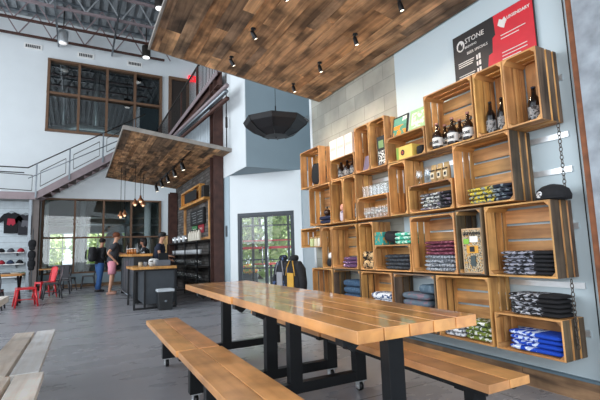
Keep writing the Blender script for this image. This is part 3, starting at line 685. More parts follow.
boxthing('carton', 'yellow carton with a dark round emblem in the low top-row crate', 'box', 3.0, 3.13, 3.1, 3.34, ZA+T, ZA+.15, plain('yellow_card', '#d9b95a', .6), oval)
tag(MB().sup((0, 0, .05), (.06, .045, .05), .5, .5).build('dark_pouch', BLACKC, origin=(0, 0, 0)), 'small dark pouch beside the yellow carton', 'pouch').location = (3.07, 3.02, ZA+T)
def lid(e, hx, hy, h):
    MB().box(-hx-.002, hx+.002, -hy-.002, hy+.002, h-.05, h-.04).build('lid_seam', plain('teal_trim', '#2f6f66', .6), e)
boxthing('carton', 'teal patterned carton on the low third-row crate', 'box', 2.99, 3.15, 3.63, 3.775, ZC+.285, ZC+.43, printed('teal_orange_card', '#2c8f86', '#b98a4a', 30, .56), lid)
b_ = folded('black_bag', BLACKC, .2, .2, .12); b_.location = (3.1, 3.545, ZC+.285); b_.rotation_euler = (.22, 0, 0)
tag(b_, 'soft black bag slumped between the teal carton and the mint cloth', 'bag')
b_.location.z += .022
for k, y in enumerate((4.22, 4.4, 4.58)):
    def tx_(e, hx, hy, h): MB().box(-hx-.001, -hx, -hy+.02, hy-.02, h*.45, h*.6).build('pale_print', plain('pink_print', '#d8b7ac', .7), e)
    boxthing('carton', 'tall white carton above the three bottles, ' + ('nearest the camera', 'middle', 'farthest from the camera')[k] + ' of the three', 'box', 3.0, 3.15, y-.08, y+.08, ZA+.285, ZA+.285+.265, plain('white_card', '#e9dcd2', .6), tx_, grp='white cartons on the top row')
# bottles
BROWN = plain('brown_glass', '#1c0f0b', .08, coat=.5); BLKG = plain('black_glass', '#0b0b0e', .1, coat=.5)
LABEL = printed('bottle_label', '#8d8b8a', '#3a3735', 60, .55, -9)
def bottle(x, y, z, h, r, lab, mat, cap, cat='bottle', grp=None, growler=False, label=LABEL):
    e = empty('growler' if growler else 'beer_bottle', (x, y, z), 0, lab, cat, grp)
    if growler: pr = [(.9*r, 0), (r, .01), (r, h*.45), (.9*r, h*.56), (.5*r, h*.7), (.3*r, h*.76), (.28*r, h*.93)]
    else: pr = [(.92*r, 0), (r, .01), (r, h*.55), (.85*r, h*.63), (.4*r, h*.76), (.34*r, h*.95)]
    MB().lathe(pr, n=16).build('glass_body', mat, e)
    MB().lathe([(.34*r, pr[-1][1]), (.36*r, h)], n=12).build('bottle_cap', cap, e)
    MB().lathe([(r*1.012, h*.12), (r*1.012, h*.42)], n=16, cap=False).build('paper_label', label, e)
    if growler:
        MB().tube([(0, -.28*r, h*.86), (0, -.75*r, h*.82), (0, -.7*r, h*.68)], .006, 6).build('handle_ring', mat, e)
        text('label_lettering', 'STONE', BLACK, e, (-r*1.02, .0, h*.2), (PI/2, 0, -PI/2), .036, align='CENTER', bold=.001)
    return e
CAPR = plain('red_brown_cap', '#a8756a', .5)
gl = [(3.04, 2.79, 'leftmost in front'), (3.15, 2.79, 'leftmost behind'), (3.04, 2.605, 'middle in front'), (3.15, 2.61, 'right one behind'), (3.04, 2.43, 'rightmost in front')]
for x, y, k in gl: bottle(x, y, ZA+T, .26, .05, 'brown glass growler with a white label, ' + k, BROWN, CAPR, 'growler', 'growlers in the top row crate', True, plain('white_paper_label', '#d5d3cf', .7))
for y, k in ((2.225, 'left'), (2.115, 'right')): bottle(3.08, y, ZA+T, .29, .042, 'dark glass beer bottle, the %s one of two in the narrow top crate' % k, BLKG, BLACK, grp='two bottles in the narrow crate')
bottle(3.08, 1.84, ZA+T, .28, .05, 'large black bottle with white label in the top right crate', BLKG, plain('navy_cap', '#1a2438', .5))
for k, y in enumerate((4.22, 4.36, 4.5)):
    bottle(3.07, y, ZA+T, .22, .052, 'small dark bottle with white label in the low crate, ' + ('rightmost', 'middle', 'leftmost')[k], BROWN, BLACK, grp='three bottles in the low top crate')
bottle(3.06, 4.155, ZB+T, .34, .042, 'tall dark wine-shaped bottle with pale label in a second-row crate', BLKG, plain('pale_cap', '#9a8f88', .5))
def gift(e, hx, hy, h):
    MB().box(-hx-.001, -hx, -hy+.02, hy-.02, .02, h*.5).build('window_picture', printed('speckled_label', '#caccca', '#2b2b2b', 40, .5), e)
    MB().box(-hx-.001, -hx, -hy+.04, hy-.03, h*.6, h*.85).build('green_badge', plain('green_badge', '#6f8f5a', .6), e)
boxthing('gift_box', 'tall black gift box with pale speckled label in the top row', 'box', 3.02, 3.13, 3.525, 3.68, ZA+T, ZA+.36, BLACK, gift)
# leaning pictures, books
def leaning(name, lab, cat, x, y, z, w, h, mat, tilt=.2, parts=(), rz=0, t=.012):
    e = empty(name, (x, y, z), 0, lab, cat); e.rotation_euler = (0, tilt, rz)
    MB().box(-t/2, t/2, -w/2, w/2, 0, h).build('panel', mat, e)
    for q, (nm, m, y0, y1, z0, z1) in enumerate(parts): MB().box(-t/2-.0015*(q+1), -t/2, y0, y1, z0, z1).build(nm, m, e)
    return e
leaning('picture_board', 'small dark-framed orange and green picture leaning on the low top crate', 'picture', 3.05, 3.33, ZA+.287, .235, .24, BLACK, .2,
        [('painted_scene', printed('orange_green_picture', '#d98a2e', '#4f8f78', 9, .5), -.1, .1, .02, .13), ('painted_sky', printed('green_white_picture', '#5f9a86', '#d7dfd4', 7, .55), -.1, .1, .13, .22)])
leaning('picture_board', 'square pale green printed board leaning on the low top crate', 'picture', 3.07, 3.08, ZA+.287, .24, .25, plain('pale_green_board', '#8fb98a', .6), .2,
        [('printed_pattern', printed('green_print', '#9cc596', '#dcead4', 25, .5), -.09, .09, .04, .21)])
leaning('book', 'grey-purple book leaning in a narrow top-row crate', 'book', 3.06, 3.91, ZA+T, .19, .2, plain('grey_purple_cover', '#6a5f77', .6), .25, t=.03)
leaning('book', 'grey-purple book standing in the gap beside the far left crate', 'book', 3.12, 4.76, ZA+.0, .13, .17, plain('dusk_purple_cover', '#5b5468', .6), .2, t=.03)
mb = MB().box(2.99, 3.25, 4.66, 4.92, ZA-.013, ZA-.001)
tag(mb.build('shelf_board', WOODC, origin=(3.12, 4.8, ZA-.013)), 'short plain board bridging the gap in the top row', 'shelf')
bg = folded('black_bag', BLACKC, .24, .14, .32); bg.location = (3.07, 5.1, ZA+T); bg.rotation_euler = (.12, .0, 0); bg.location.z += .012; tag(bg, 'black cloth bag standing in the far left top crate', 'bag')
MP = printed('illustrated_print', '#b7a98f', '#5d564c', 70, .52, -9, prt2='#b98a45')
leaning('poster_board', 'upright illustrated poster board in the dark narrow crate', 'poster', 3.005, 2.455, ZC+T, .205, .385, plain('kraft_border', '#b89a78', .7), .0,
        [('printed_scene', MP, -.092, .092, .012, .37), ('sun_disc', plain('amber_print', '#d59a33', .6), -.06, .06, .17, .235), ('cream_cloud', WHITE, -.06, .02, .265, .315), ('green_patch', plain('lime_print', '#7fb83e', .6), .03, .085, .25, .295), ('dark_badge', BLACK, -.022, .024, .182, .228), ('dark_silhouette', plain('dark_teal_print', '#3d4a4c', .6), -.028, .02, .06, .15)], t=.01)
# header lettering on the poster
pb = [o for o in bpy.data.objects if o.name.startswith('poster_board')][0]
text('poster_lettering', 'BREWING', BLACK, pb, (-.016, .085, .325), (PI/2, 0, -PI/2), .04, bold=.001)
# glasses
def tumbler(x, y, z, h, r, lab, grp, stem=False, prt=False):
    e = empty('drinking_glass', (x, y, z), 0, lab, 'glass', grp)
    if stem: pr = [(.8*r, 0), (.12*r, .008), (.12*r, h*.3), (.6*r, h*.38), (r, h*.62), (.75*r, h)]
    else: pr = [(.78*r, 0), (r, h)]
    MB().lathe(pr, n=14, cap=False).build('glass_bowl', GLASST, e)
    if prt: MB().lathe([(r*.93, h*.4), (r*.98, h*.6)], n=14, cap=False).build('printed_logo', printed('grey_glass_print', '#c9c9c6', '#77726f', 50, .55), e)
pl = ['rightmost', 'second from the right', 'third from the right', 'fourth from the right', 'fifth from the right', 'sixth from the right', 'leftmost']
for k in range(7): tumbler(3.05+.0*(k % 2), 3.6+k*.066, ZB+.27, .13, .03, 'clear tumbler standing on the low crate, %s' % pl[k], 'tumblers on the low crate')
for k in range(6): tumbler(3.15, 3.63+k*.07, ZB+.27, .13, .03, 'clear tumbler in the back row on the low crate, %s' % pl[min(k, 5)], 'tumblers on the low crate')
for k in range(7): tumbler(3.05, 3.58+k*.067, ZB+T, .125, .03, 'printed glass inside the low crate, %s' % pl[k], 'printed glasses inside the low crate', prt=True)
for k in range(4): tumbler(3.06+.05*(k % 2), 2.965+k*.06, ZB+.285, .15, .036, 'stemmed tasting glass beside the kraft bags, %s' % (pl[k] if k < 3 else 'leftmost'), 'stemmed glasses', stem=True)
KR = plain('kraft_paper', '#b99a6b', .8)
for k, y in enumerate((2.72, 2.8, 2.88)):
    e = empty('coffee_bag', (3.06, y, ZB+.285), 0, 'kraft paper bag with dark emblem, %s of three' % ('rightmost', 'middle', 'leftmost')[k], 'bag', 'kraft bags on the low crate')
    MB().loft([(0, 0, 0, .03, .037), (0, 0, .1, .03, .036), (0, 0, .15, .008, .036), (0, 0, .17, .008, .035)], 12).build('paper_pouch', KR, e)
    MB().box(-.033, -.029, -.022, .022, .03, .09).build('printed_label', plain('cream_label', '#d8cbb0', .7), e)
    MB().box(-.035, -.033, -.012, .012, .045, .075).build('label_emblem', BLACK, e)
    MB().tube([(-.03, -.03, .11), (-.034, 0, .108), (-.03, .03, .11)], .006, 6).build('dark_band', K_dark, e)
# odds and ends
for k, y in enumerate((5.1, 5.2, 5.32)):
    e = empty('jar', (3.06, y, ZC+.285+T), 0, 'small pale jar in the far left third-row crate, %s' % ('right', 'middle', 'left')[k], 'jar', 'jars in the far left crate')
    MB().lathe([(.038, 0), (.04, .01), (.04, .1), (.032, .115)], n=14).build('jar_body', plain('cream_glaze%d' % k, ('#d9d3c4', '#cfc6a8', '#b9c48a')[k], .4), e)
    MB().lathe([(.034, .115), (.034, .135)], n=14).build('jar_lid', KR, e)
lr = None
for k, (y, z) in enumerate(((3.87, .05), (3.98, .05), (3.87, .15), (3.98, .15))):
    o = MB().tube([(-.1, 0, 0), (.1, 0, 0)], .05, 16).build('rolled_cloth', S_leo); o.location = (3.1, y, ZC+T+z)
    tag(o, 'leopard print cloth roll, %s of the four' % ('lower right', 'lower left', 'upper right', 'upper left')[k], 'cloth roll', 'leopard print rolls')
e = empty('plush_bundle', (3.06, 4.47, ZB+T), 0, 'pink and white knitted bundle standing in a narrow crate', 'toy')
MB().sup((0, 0, .075), (.05, .055, .075), .6, .8).build('body', printed('white_mauve_knit', '#c9bfc9', '#7c7286', 20, .55), e)
MB().sup((0, 0, .19), (.045, .05, .045), .8, .8).build('head', plain('pink_knit', '#d99a86', .9), e)
e = empty('knit_hat', (3.06, 4.8, ZC+T), 0, 'dark and white knitted hat in a narrow third-row crate', 'hat')
MB().sup((0, 0, .06), (.07, .075, .06), .7, .9).build('hat_base', BLACKC, e)
MB().sup((0, .0, .15), (.05, .05, .05), .9, .9).build('white_top', WHITE, e)
e = empty('tap_handle', (3.06, 4.88, ZB+T+.11), 0, 'dark round ornament on the navy cloth in the left crate', 'ornament')
MB().sup((0, 0, .05), (.05, .05, .05), 1, 1).build('ball', plain('bronze_ball', '#3a2419', .35), e)
MB().tube([(0, 0, .09), (0, 0, .13)], .01).build('stem', K_metal, e)
rs = folded('red_shirt', REDC, .085, .22, .08); rs.location = (3.11, 2.965, ZD+T); tag(rs, 'folded red shirt tucked beside the grey and maroon blankets', 'shirt')
# cap on the right crate
e = empty('flat_cap', (3.11, 1.79, ZC+.57), 0, 'black cap with round white badge on the third-row right crate', 'cap')
MB().loft([(0, 0, 0, .105, .12), (0, 0, .03, .11, .125), (0, 0, .075, .095, .11), (0, 0, .105, .06, .07), (0, 0, .118, .02, .02)], 20).build('crown', BLACKC, e)
MB().loft([(-.06, -.03, .004, .075, .09), (-.06, -.03, .014, .075, .09)], 20).build('peak', BLACKC, e)
MB().tube([(-.088, .045, .04), (-.098, .048, .042)], .026, 16).build('white_badge', printed('badge_print', '#d9dadb', '#33363a', 60, .56), e)
# chain
def link(e, p, flat, mt=K_dark):
    L_, W_ = .03, .011; pts = []
    for k in range(13):
        a = 2*PI*k/12; yy = W_*math.cos(a); zz = L_*.62*math.sin(a)
        pts.append((p[0]+(yy if flat else 0), p[1]+(0 if flat else yy), p[2]+zz))
    MB().tube(pts, .0032, 5, cap=False).build('chain_link', mt, e)
CH = plain('aged_chain_steel', '#5a544e', .5, .6)
for (y, zt, zb, lab) in ((1.7, ZA+.0, ZC+.59, 'upper steel chain hanging between the top right crate and the crate below'), (1.725, ZC-.005, ZD+.08, 'lower steel chain hanging beside the bottom right crate')):
    e = empty('hanging_chain', (3.11, y, zb), 0, lab, 'chain', 'chains at the right end of the crates'); z = zt-zb-.02; k = 0
    while z > 0: link(e, (0, 0, z), k % 2 == 0, CH); z -= .03; k += 1
# hoodies on a rack past the end of the wall
e = empty('garment_rack', (3.0, 5.78, 0), 0, 'low steel garment rack beside the last crates', 'rack')
MB().tube([(-.1, -.22, 0), (-.1, -.22, 1.02), (-.1, .3, 1.02), (-.1, .3, 0)], .014).build('rack_frame', K_metal, e)
for y in (-.22, .3): MB().tube([(-.3, y, .02), (.12, y, .02)], .016).build('foot', K_metal, e)
def hoodie(y, m1, m2, lab, sc=1):
    e = empty('hanging_hoodie', (2.9, y, .38), 0, lab, 'hoodie', 'hoodies on the garment rack')
    MB().loft([(0, 0, 0, .06, .2), (0, 0, .3, .075, .2), (0, 0, .5, .07, .2), (0, 0, .58, .05, .1), (0, 0, .63, .03, .05)], 16).build('torso', m1, e)
    for s in (-1, 1): MB().tube([(0, s*.12, .555), (0, s*.22, .47), (-.01, s*.29, .28), (-.02, s*.3, .1)], [.06, .065, .055, .045], 10).build('sleeve', m1, e)
    MB().sup((0, 0, .64), (.06, .085, .05), .8, .8).build('hood', m1, e)
    MB().box(-.082, -.07, -.1, .1, .2, .42).build('chest_print', m2, e)
    for s in (-1, 1): MB().tube([(-.06, s*.05, .6), (-.075, s*.11, .5), (-.078, s*.15, .38)], .008, 6).build('shoulder_stripe', m2, e)
hoodie(5.62, BLACKC, plain('gold_print', '#c99a3a', .8), 'black hoodie with gold chest print nearest the crates')
hoodie(6.0, printed('dark_camo', '#1c1e26', '#4c5f86', 14, .58), plain('pale_print', '#8f9096', .8), 'dark blue-grey hoodie hanging farther along the rack')
# ------------------------------------------------------------------ picnic table units: tabletop, two benches and T-frames welded together
def tone(k=1.0): g = random.uniform(.9, 1.1)*k; return (g, g*random.uniform(.94, 1.0), g*random.uniform(.85, 1.0))
def caster(parent, x, y):
    mb = MB(); mb.box(x-.04, x+.04, y-.04, y+.04, .079, .085); mb.box(x-.024, x-.018, y-.024, y+.024, .02, .079); mb.box(x+.018, x+.024, y-.024, y+.024, .02, .079); mb.tube([(x-.03, y, .036), (x+.03, y, .036)], .008)
    mb.build('caster_fork', S_metal, parent)
    MB().tube([(x-.015, y, .036), (x+.015, y, .036)], .036, 16).build('caster_wheel', K_metal, parent)
def picnic(xc, y0, y1, frames, label, top_m, seat_m, tt=None, bt=None, gap=.006, dl=-.63, dr_=.585):
    yc = (y0+y1)/2; e = empty('picnic_table', (xc, yc, 0), -.0115, label, 'table', 'plank tables with attached benches'); Hh = (y1-y0)/2
    pw = .75/5
    for k in range(5): MB().box(-.375+k*pw, -.375+(k+1)*pw-gap, -Hh, Hh, .733, .79, tone() if tt is None else tt[k]).build('tabletop_plank', top_m, e, bevel=.003)
    for bx in (dl, dr_):
        q = empty('bench_seat', (bx, 0, 0)); q.parent = e
        for k, (a, b_) in enumerate(((-.165, -gap/2), (gap/2, .165))):
            MB().box(a, b_, -Hh, Hh, .385, .43, tone() if bt is None else bt[k]).build('seat_plank', seat_m, q, bevel=.003)
        for s_ in (-1, 1): MB().box(s_*.115-.015, s_*.115+.015, -Hh+.06, Hh-.06, .35, .384).build('seat_rail', K_metal, q)
    for ly in frames:
        y = ly-yc
        mb = MB(); mb.box(-.05, .05, y-.035, y+.035, .085, .68); mb.box(-.32, .32, y-.035, y+.035, .68, .732)
        mb.box(dl-.05, dl+.05, y-.035, y+.035, .085, .34); mb.box(dr_-.05, dr_+.05, y-.035, y+.035, .085, .34)
        mb.box(dl-.13, dl+.13, y-.03, y+.03, .34, .384); mb.box(dr_-.13, dr_+.13, y-.03, y+.03, .34, .384)
        mb.box(dl+.05, -.05, y-.033, y+.033, .085, .16); mb.box(.05, dr_-.05, y-.033, y+.033, .085, .16)
        fr = mb.build('steel_frame', K_metal, e, bevel=.002)
        for x in (dl, dr_): caster(fr, x, y)
        mb = MB(); mb.prism([(-.3, .68), (-.22, .68), (-.26, .65)], 1, y-.03, y+.03).build('end_gusset', K_metal, fr)
    return e
picnic(1.455, 1.5, 3.195, (1.735, 2.88), 'near varnished plank table with benches on a black wheeled frame, in the foreground', WOODT, WOODB)
picnic(1.462, 3.215, 4.87, (3.3, 4.53), 'far varnished plank table with benches, end to end behind the near one', WOODT, WOODB)
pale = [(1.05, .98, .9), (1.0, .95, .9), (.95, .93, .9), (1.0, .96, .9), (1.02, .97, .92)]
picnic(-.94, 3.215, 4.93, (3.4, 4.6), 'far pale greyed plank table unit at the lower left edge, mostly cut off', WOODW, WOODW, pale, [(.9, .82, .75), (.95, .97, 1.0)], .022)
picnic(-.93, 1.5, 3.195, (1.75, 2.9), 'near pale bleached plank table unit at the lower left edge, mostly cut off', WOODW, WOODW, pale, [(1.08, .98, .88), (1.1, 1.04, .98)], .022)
# ------------------------------------------------------------------ bar counters
PANEL = plain('dark_blue_grey_panel', '#3a4046', .5, .2)
e = empty('low_bar_counter', (1.5, 9.8, 0), 0, 'low bar counter with oak top and dark steel panel front', 'counter')
MB().box(-.24, .4, -.45, .7, .1, .83).build('counter_body', PANEL, e)
for q in ((-.26, -.22, -.48, -.44), (.37, .41, -.48, -.44), (-.47, -.43, -.5, -.46), (-.26, -.22, .66, .7), (.37, .41, .66, .7), (-.47, -.43, .62, .66)): MB().box(*q, 0, .83).build('counter_leg', K_metal, e)
for z in (0, .79): MB().box(-.43, .41, -.49, -.45, z, z+.04).build('counter_rail', K_metal, e)
MB().box(-.5, .39, -.6, .72, .83, .885, (1, 1, 1)).build('counter_top', WOODO, e, bevel=.004)
e = empty('high_bar_counter', (1.3, 12.1, 0), 0, 'long high bar counter with oak top where customers stand', 'counter')
MB().box(-.1, .22, -1.5, 1.6, .08, 1.1).build('counter_body', PANEL, e)
for k in range(5): MB().box(-.125, -.1, -1.45+k*.62, -.9+k*.62, .12, 1.05).build('front_panel', plain('slate_panel%d' % k, '#4a5056', .4, .3), e)
MB().box(-.13, .25, -1.54, -1.5, 0, 1.1).build('end_panel', K_metal, e); MB().box(-.13, .25, 1.6, 1.64, 0, 1.1).build('end_panel', K_metal, e)
MB().box(-.2, .28, -1.65, 1.7, 1.1, 1.16).build('counter_top', WOODO, e, bevel=.004)
MB().tube([(-.2, -1.5, .18), (-.2, 1.6, .18)], .02).box(-.2, -.1, -1.3, -1.27, .17, .19).box(-.2, -.1, 1.3, 1.33, .17, .19).build('foot_rail', G_metal, e)
# things on the counters
def small(name, lab, cat, loc, mb, mat, grp=None): o = mb.build(name, mat); o.location = loc; return tag(o, lab, cat, grp)
for k, (x, y) in enumerate(((1.18, 9.45), (1.29, 9.5), (1.4, 9.46))):
    e = empty('condiment_jar', (x, y, .885), 0, 'small jar on the low counter, %s of three' % ('left', 'middle', 'right')[k], 'jar', 'jars on the low counter')
    MB().lathe([(.04, 0), (.042, .08), (.035, .1)]).build('jar_body', plain('jar_tone%d' % k, ('#b9a78c', '#8d8f93', '#c3c3c0')[k], .4), e); MB().lathe([(.037, .1), (.037, .12)]).build('jar_lid', K_metal, e)
e = empty('cash_register', (1.65, 9.5, .885), 0, 'grey box-shaped till with tilted screen on the low counter', 'till')
MB().box(-.14, .14, -.12, .14, 0, .13).build('till_body', plain('till_grey', '#5a5f68', .4), e, bevel=.01)
MB().prism([(-.1, .13), (-.04, .28), (-.02, .28), (-.06, .13)], 0, -.1, .1).build('screen', K_metal, e)
e = empty('paper_roll', (1.5, 9.75, .885), 0, 'white crumpled cloth lying behind the till', 'cloth'); MB().sup((0, 0, .08), (.12, .08, .08), .8, .8, jit=.1).build('crumpled_cloth', WHITE, e)
for k, (x, y, h) in enumerate(((1.3, 10.9, .3), (1.2, 12.3, .3))):
    bottle(x, y, 1.16, h, .04, 'dark bottle standing on the high counter, %s' % ('nearer', 'farther')[k], BLKG, BLACK, grp='bottles on the high counter')
for k in range(5):
    e = empty('tasting_glass', (1.2+.1*(k % 2), 11.1+k*.28, 1.16), 0, 'amber filled glass on the high counter, %s' % ('nearest', 'second', 'third', 'fourth', 'farthest')[k], 'glass', 'glasses on the high counter')
    MB().lathe([(.03, 0), (.038, .13)]).build('glass_bowl', plain('amber_beer', '#a5632a', .2), e); MB().lathe([(.038, .13), (.038, .145)]).build('foam', WHITE, e)
# trash bin
e = empty('trash_bin', (1.62, 9.05, 0), 0, 'black plastic bin with a white liner before the low counter', 'bin')
MB().prism([(-.13, 0), (.13, 0), (.16, .4), (-.16, .4)], 1, -.12, .12).build('bin_body', plain('bin_plastic', '#1b1e21', .4), e, bevel=.01)
MB().box(-.168, .168, -.128, .128, .37, .42).sup((0, 0, .41), (.165, .125, .02), .6, .4, jit=.05).build('bin_liner', plain('liner_white', '#b9c0c5', .5), e, bevel=.01)
MB().tube([(0, -.122, .18), (0, -.126, .18)], .025, 14).build('round_badge', G_metal, e)
# ------------------------------------------------------------------ bar wall fittings
XW = 3.1
e = empty('shadow_box_shelf', (XW, 12.1, 2.55), 0, 'golden wood shadow box with dark panels high on the bar wall', 'wall cabinet')
def BW(mb, n, m, ee, z): return mb.build(n, m, ee, origin=(XW, 12.1, z))
mb = MB(); mb.box(2.9, 3.1, 10.75, 13.75, 2.55, 2.62); mb.box(2.95, 3.1, 11.4, 13.75, 3.03, 3.08); mb.box(2.95, 3.1, 11.4, 11.47, 2.62, 3.03); mb.box(2.95, 3.1, 13.68, 13.75, 2.62, 3.03); mb.box(2.95, 3.1, 12.3, 12.36, 2.62, 3.03); mb.box(3.07, 3.1, 11.4, 13.75, 2.62, 3.03)
BW(mb, 'box_frame', WOODO, e, 2.55); BW(MB().box(2.94, 2.95, 11.7, 13.2, 2.68, 2.98), 'dark_panel', BLACK, e, 2.55)
e = empty('wall_speaker', (3.02, 11.05, 2.62), 0, 'dark upright speaker beside the shadow box', 'speaker')
MB().box(-.08, .08, -.12, .12, 0, .34).build('speaker_case', K_dark, e, bevel=.01); MB().tube([(-.08, 0, .12), (-.09, 0, .12)], .08, 16).build('speaker_cone', BLACK, e)
e = empty('menu_screen', (3.05, 12.0, 1.95), 0, 'black menu board hung on the stone bar wall', 'menu board')
MB().box(-.03, .03, -.75, .75, 0, .45).build('board', BLACK, e); 
mb = MB()
for r0 in range(5):
    for q in (-.65, .05): mb.box(-.034, -.03, q, q+random.uniform(.3, .55), .06+r0*.075, .075+r0*.075)
mb.build('menu_print', plain('chalk_grey', '#8b8f90', .7), e)
for y, c, nm in ((12.45, '#3f7a4c', 'green'), (11.7, '#8f2430', 'red')):
    e = empty('wall_poster', (3.08, y, 1.7), 0, 'small %s poster under the black menu board' % nm, 'poster')
    MB().box(-.01, .0, -.3, .3, 0, .24).build('sheet', plain(nm+'_poster', c, .6), e); MB().box(-.014, -.01, -.15, .15, .08, .16).build('printed_panel', printed(nm+'_print', '#d8d4c8', c, 20, .5), e)
e = empty('wood_wall_frame', (3.06, 12.2, 1.5), 0, 'plain timber frame round the menu part of the bar wall', 'frame')
mb = MB(); mb.box(-.03, .03, -1.5, -1.4, 0, 1.04); mb.box(-.03, .03, 1.4, 1.5, 0, 1.04); mb.box(-.03, .03, -1.4, 1.4, 0, .06); mb.build('frame_boards', WOODC, e)
e = empty('bar_shelving', (2.9, 12.9, 0), 0, 'tall black steel shelving with glassware along the bar wall', 'shelving')
for z in (.35, .75, 1.08, 1.44):
    MB().box(-.18, .17, -2.1, 2.0, z, z+.03).build('shelf_board', K_dark, e)
for y in (-2.1, -.7, .7, 1.98): MB().box(-.18, -.15, y, y+.03, 0, 1.47).box(.14, .17, y, y+.03, 0, 1.47).build('upright', K_metal, e)
gidx = 0
CUPW = plain('white_china', '#c9ced2', .3)
def cup(x, y, z, r, h, mat, lab, cat='cup', grp=None):
    o = MB().lathe([(r*.75, 0), (r, h), (r*.9, h), (r*.65, .01)], n=12).build('stacked_cup' if cat == 'cup' else 'bar_glass', mat); o.location = (x, y, z); tag(o, lab, cat, grp); return o
rown = ('nearest the column', 'second', 'third', 'fourth', 'fifth', 'sixth', 'seventh', 'eighth', 'ninth', 'tenth', 'eleventh', 'twelfth', 'thirteenth', 'fourteenth')
for z, nm, mt, n, r, h in ((.38, 'lowest shelf', GLASST, 12, .06, .22), (.78, 'second shelf', GLASST, 12, .06, .2), (1.11, 'third shelf', CUPW, 14, .055, .12)):
    for k in range(n):
        y = 11.0+k*(3.6/n); cup(2.85, y, z, r, h, mt, '%s on the %s of the bar shelving, %s%s' % ('pale china cup' if mt is CUPW else 'clear glass', nm, rown[k], ' from the column' if k else ''), 'cup' if mt is CUPW else 'glass', 'glassware on the ' + nm)
for k in range(5):
    e = empty('ceramic_bottle', (2.85, 11.05+k*.26, 1.47), 0, 'cream and silver growler on top of the bar shelving, %s from the column' % rown[k], 'growler', 'cream growlers on the bar shelving')
    MB().lathe([(.05, 0), (.055, .02), (.055, .2), (.025, .26), (.025, .29)], n=14).build('bottle_body', plain('cream_ceramic%d' % k, '#cfc9ba', .4), e)
    MB().lathe([(.034, .29), (.034, .31)], n=10).build('bottle_cap', BLACK, e)
for k in range(7):
    cup(2.85, 12.5+k*.3, 1.47, .08, .2, CUPW if k % 2 else SILV, 'pale pitcher on top of the bar shelving, %s from the growlers' % rown[k+1 if k else 0].replace('nearest the column', 'first'), 'pitcher', 'pitchers on the bar shelving').name = 'pitcher'
e = empty('light_switch', (3.1, 9.72, 1.5), 0, 'small grey switch plate on the pale wall beside the rusty column', 'switch')
e.location = (3.09, 9.45, 1.5)
MB().box(-.01, .01, -.05, .05, 0, .26).build('switch_plate', G_metal, e)
e = empty('timber_panel', (2.95, 16.2, 0), 0, 'plain pale timber partition behind the bartender', 'partition')
MB().box(-.05, .05, -.9, .9, 0, 1.75).build('board', wood('pale_ply', '#c9a878', '#ab8757', .6), e); MB().box(-.07, .07, -.93, .93, 1.75, 1.8).build('cap_rail', WOODO, e)
# pendants from the canopy
BULB = plain('warm_bulb', '#ffcfa5', .3, emit=1.6)
def pz(x): return 3.46+.125*(3.08-x)
for k, (x, y, zb) in enumerate(((1.55, 12.6, 2.62), (1.38, 12.4, 2.5), (1.2, 13.4, 2.28), (1.06, 13.0, 2.2), (1.75, 13.6, 2.62))):
    e = empty('pendant_lamp', (x, y, zb), 0, 'bare-bulb copper pendant over the bar, %s' % ('rightmost low one', 'second from the right', 'third from the right', 'leftmost', 'farthest right at the back')[k], 'pendant lamp', 'pendant lamps over the bar')
    MB().tube([(0, 0, .2), (0, 0, pz(x)-zb)], .008, 6).build('cord', K_metal, e)
    MB().lathe([(.09, .06), (.075, .1), (.03, .16), (.025, .22)], n=14).build('lamp_shade', plain('copper_shade%d' % k, '#b27a56', .3, .8), e)
    MB().sup((0, 0, .05), (.035, .035, .045), 1, 1).build('bulb', BULB, e)
for k, y in enumerate((10.6, 11.6, 12.6, 13.6, 14.6)):
    spot(2.3, y, pz(2.3)-.012, 2.9, y, 1.2, 'black track spotlight under the bar canopy, %s from the camera' % ('first', 'second', 'third', 'fourth', 'fifth')[k], 0, 1.6, 'track spotlights under the bar canopy')
# ------------------------------------------------------------------ retail corner under the landing
struct('wall_retail', MB().box(-9, -1.25, 17.6, 17.7, 0, 3.16), plain('slat_wall_white', '#b9c4ca', .6))
mb = MB()
for k in range(14): mb.box(-4.5, -1.5, 17.59, 17.6, .3+k*.2, .31+k*.2)
struct('trim_4', mb, G_metal)
struct('wall_retail_end', MB().box(-1.45, -1.25, 17.0, 17.6, 0, 3.16), plain('grey_brown_pier', '#6e6663', .7))
def tshirt(x, z, m1, m2, lab):
    e = empty('hanging_tshirt', (x, 17.5, z), 0, lab, 't-shirt', 't-shirts on the retail wall')
    MB().prism([(-.2, 0), (.2, 0), (.21, .45), (.33, .36), (.38, .46), (.22, .68), (.08, .72), (0, .69), (-.08, .72), (-.22, .68), (-.38, .46), (-.33, .36), (-.21, .45)], 1, -.03, .03).build('shirt_cloth', m1, e)
    MB().prism([(-.12, .3), (-.04, .27), (0, .33), (.05, .26), (.13, .34), (.1, .5), (-.1, .52)], 1, -.04, -.03).build('chest_print', m2, e)
    MB().tube([(-.15, .0, .7), (0, 0, .78), (.15, 0, .7)], .01).build('hanger', G_metal, e)
tshirt(-2.1, 2.02, BLACKC, plain('red_print', '#a3243a', .8), 'black t-shirt with red chest print on the retail wall')
tshirt(-1.68, 1.96, plain('charcoal_tee', '#2a2a30', .9), plain('grey_print', '#5c5c63', .8), 'charcoal t-shirt next to the steel post on the retail wall')
tshirt(-2.95, 2.0, plain('olive_tee', '#3c4434', .9), plain('tan_print', '#8a7a58', .8), 'olive t-shirt farthest left on the retail wall')
for z, nm in ((1.33, 'upper'), (.93, 'middle'), (.5, 'lower')):
    e = empty('wall_shelf', (-2.5, 17.4, z), 0, 'white %s shelf on the retail wall' % nm, 'shelf', 'shelves on the retail wall')
    MB().box(-1.4, .85, -.2, .19, 0, .03).build('shelf_board', WHITE, e); 
    for x in (-1.2, .6): MB().prism([(.19, -.12), (.19, 0), (-.15, 0)], 0, x, x+.02).build('bracket', G_metal, e)
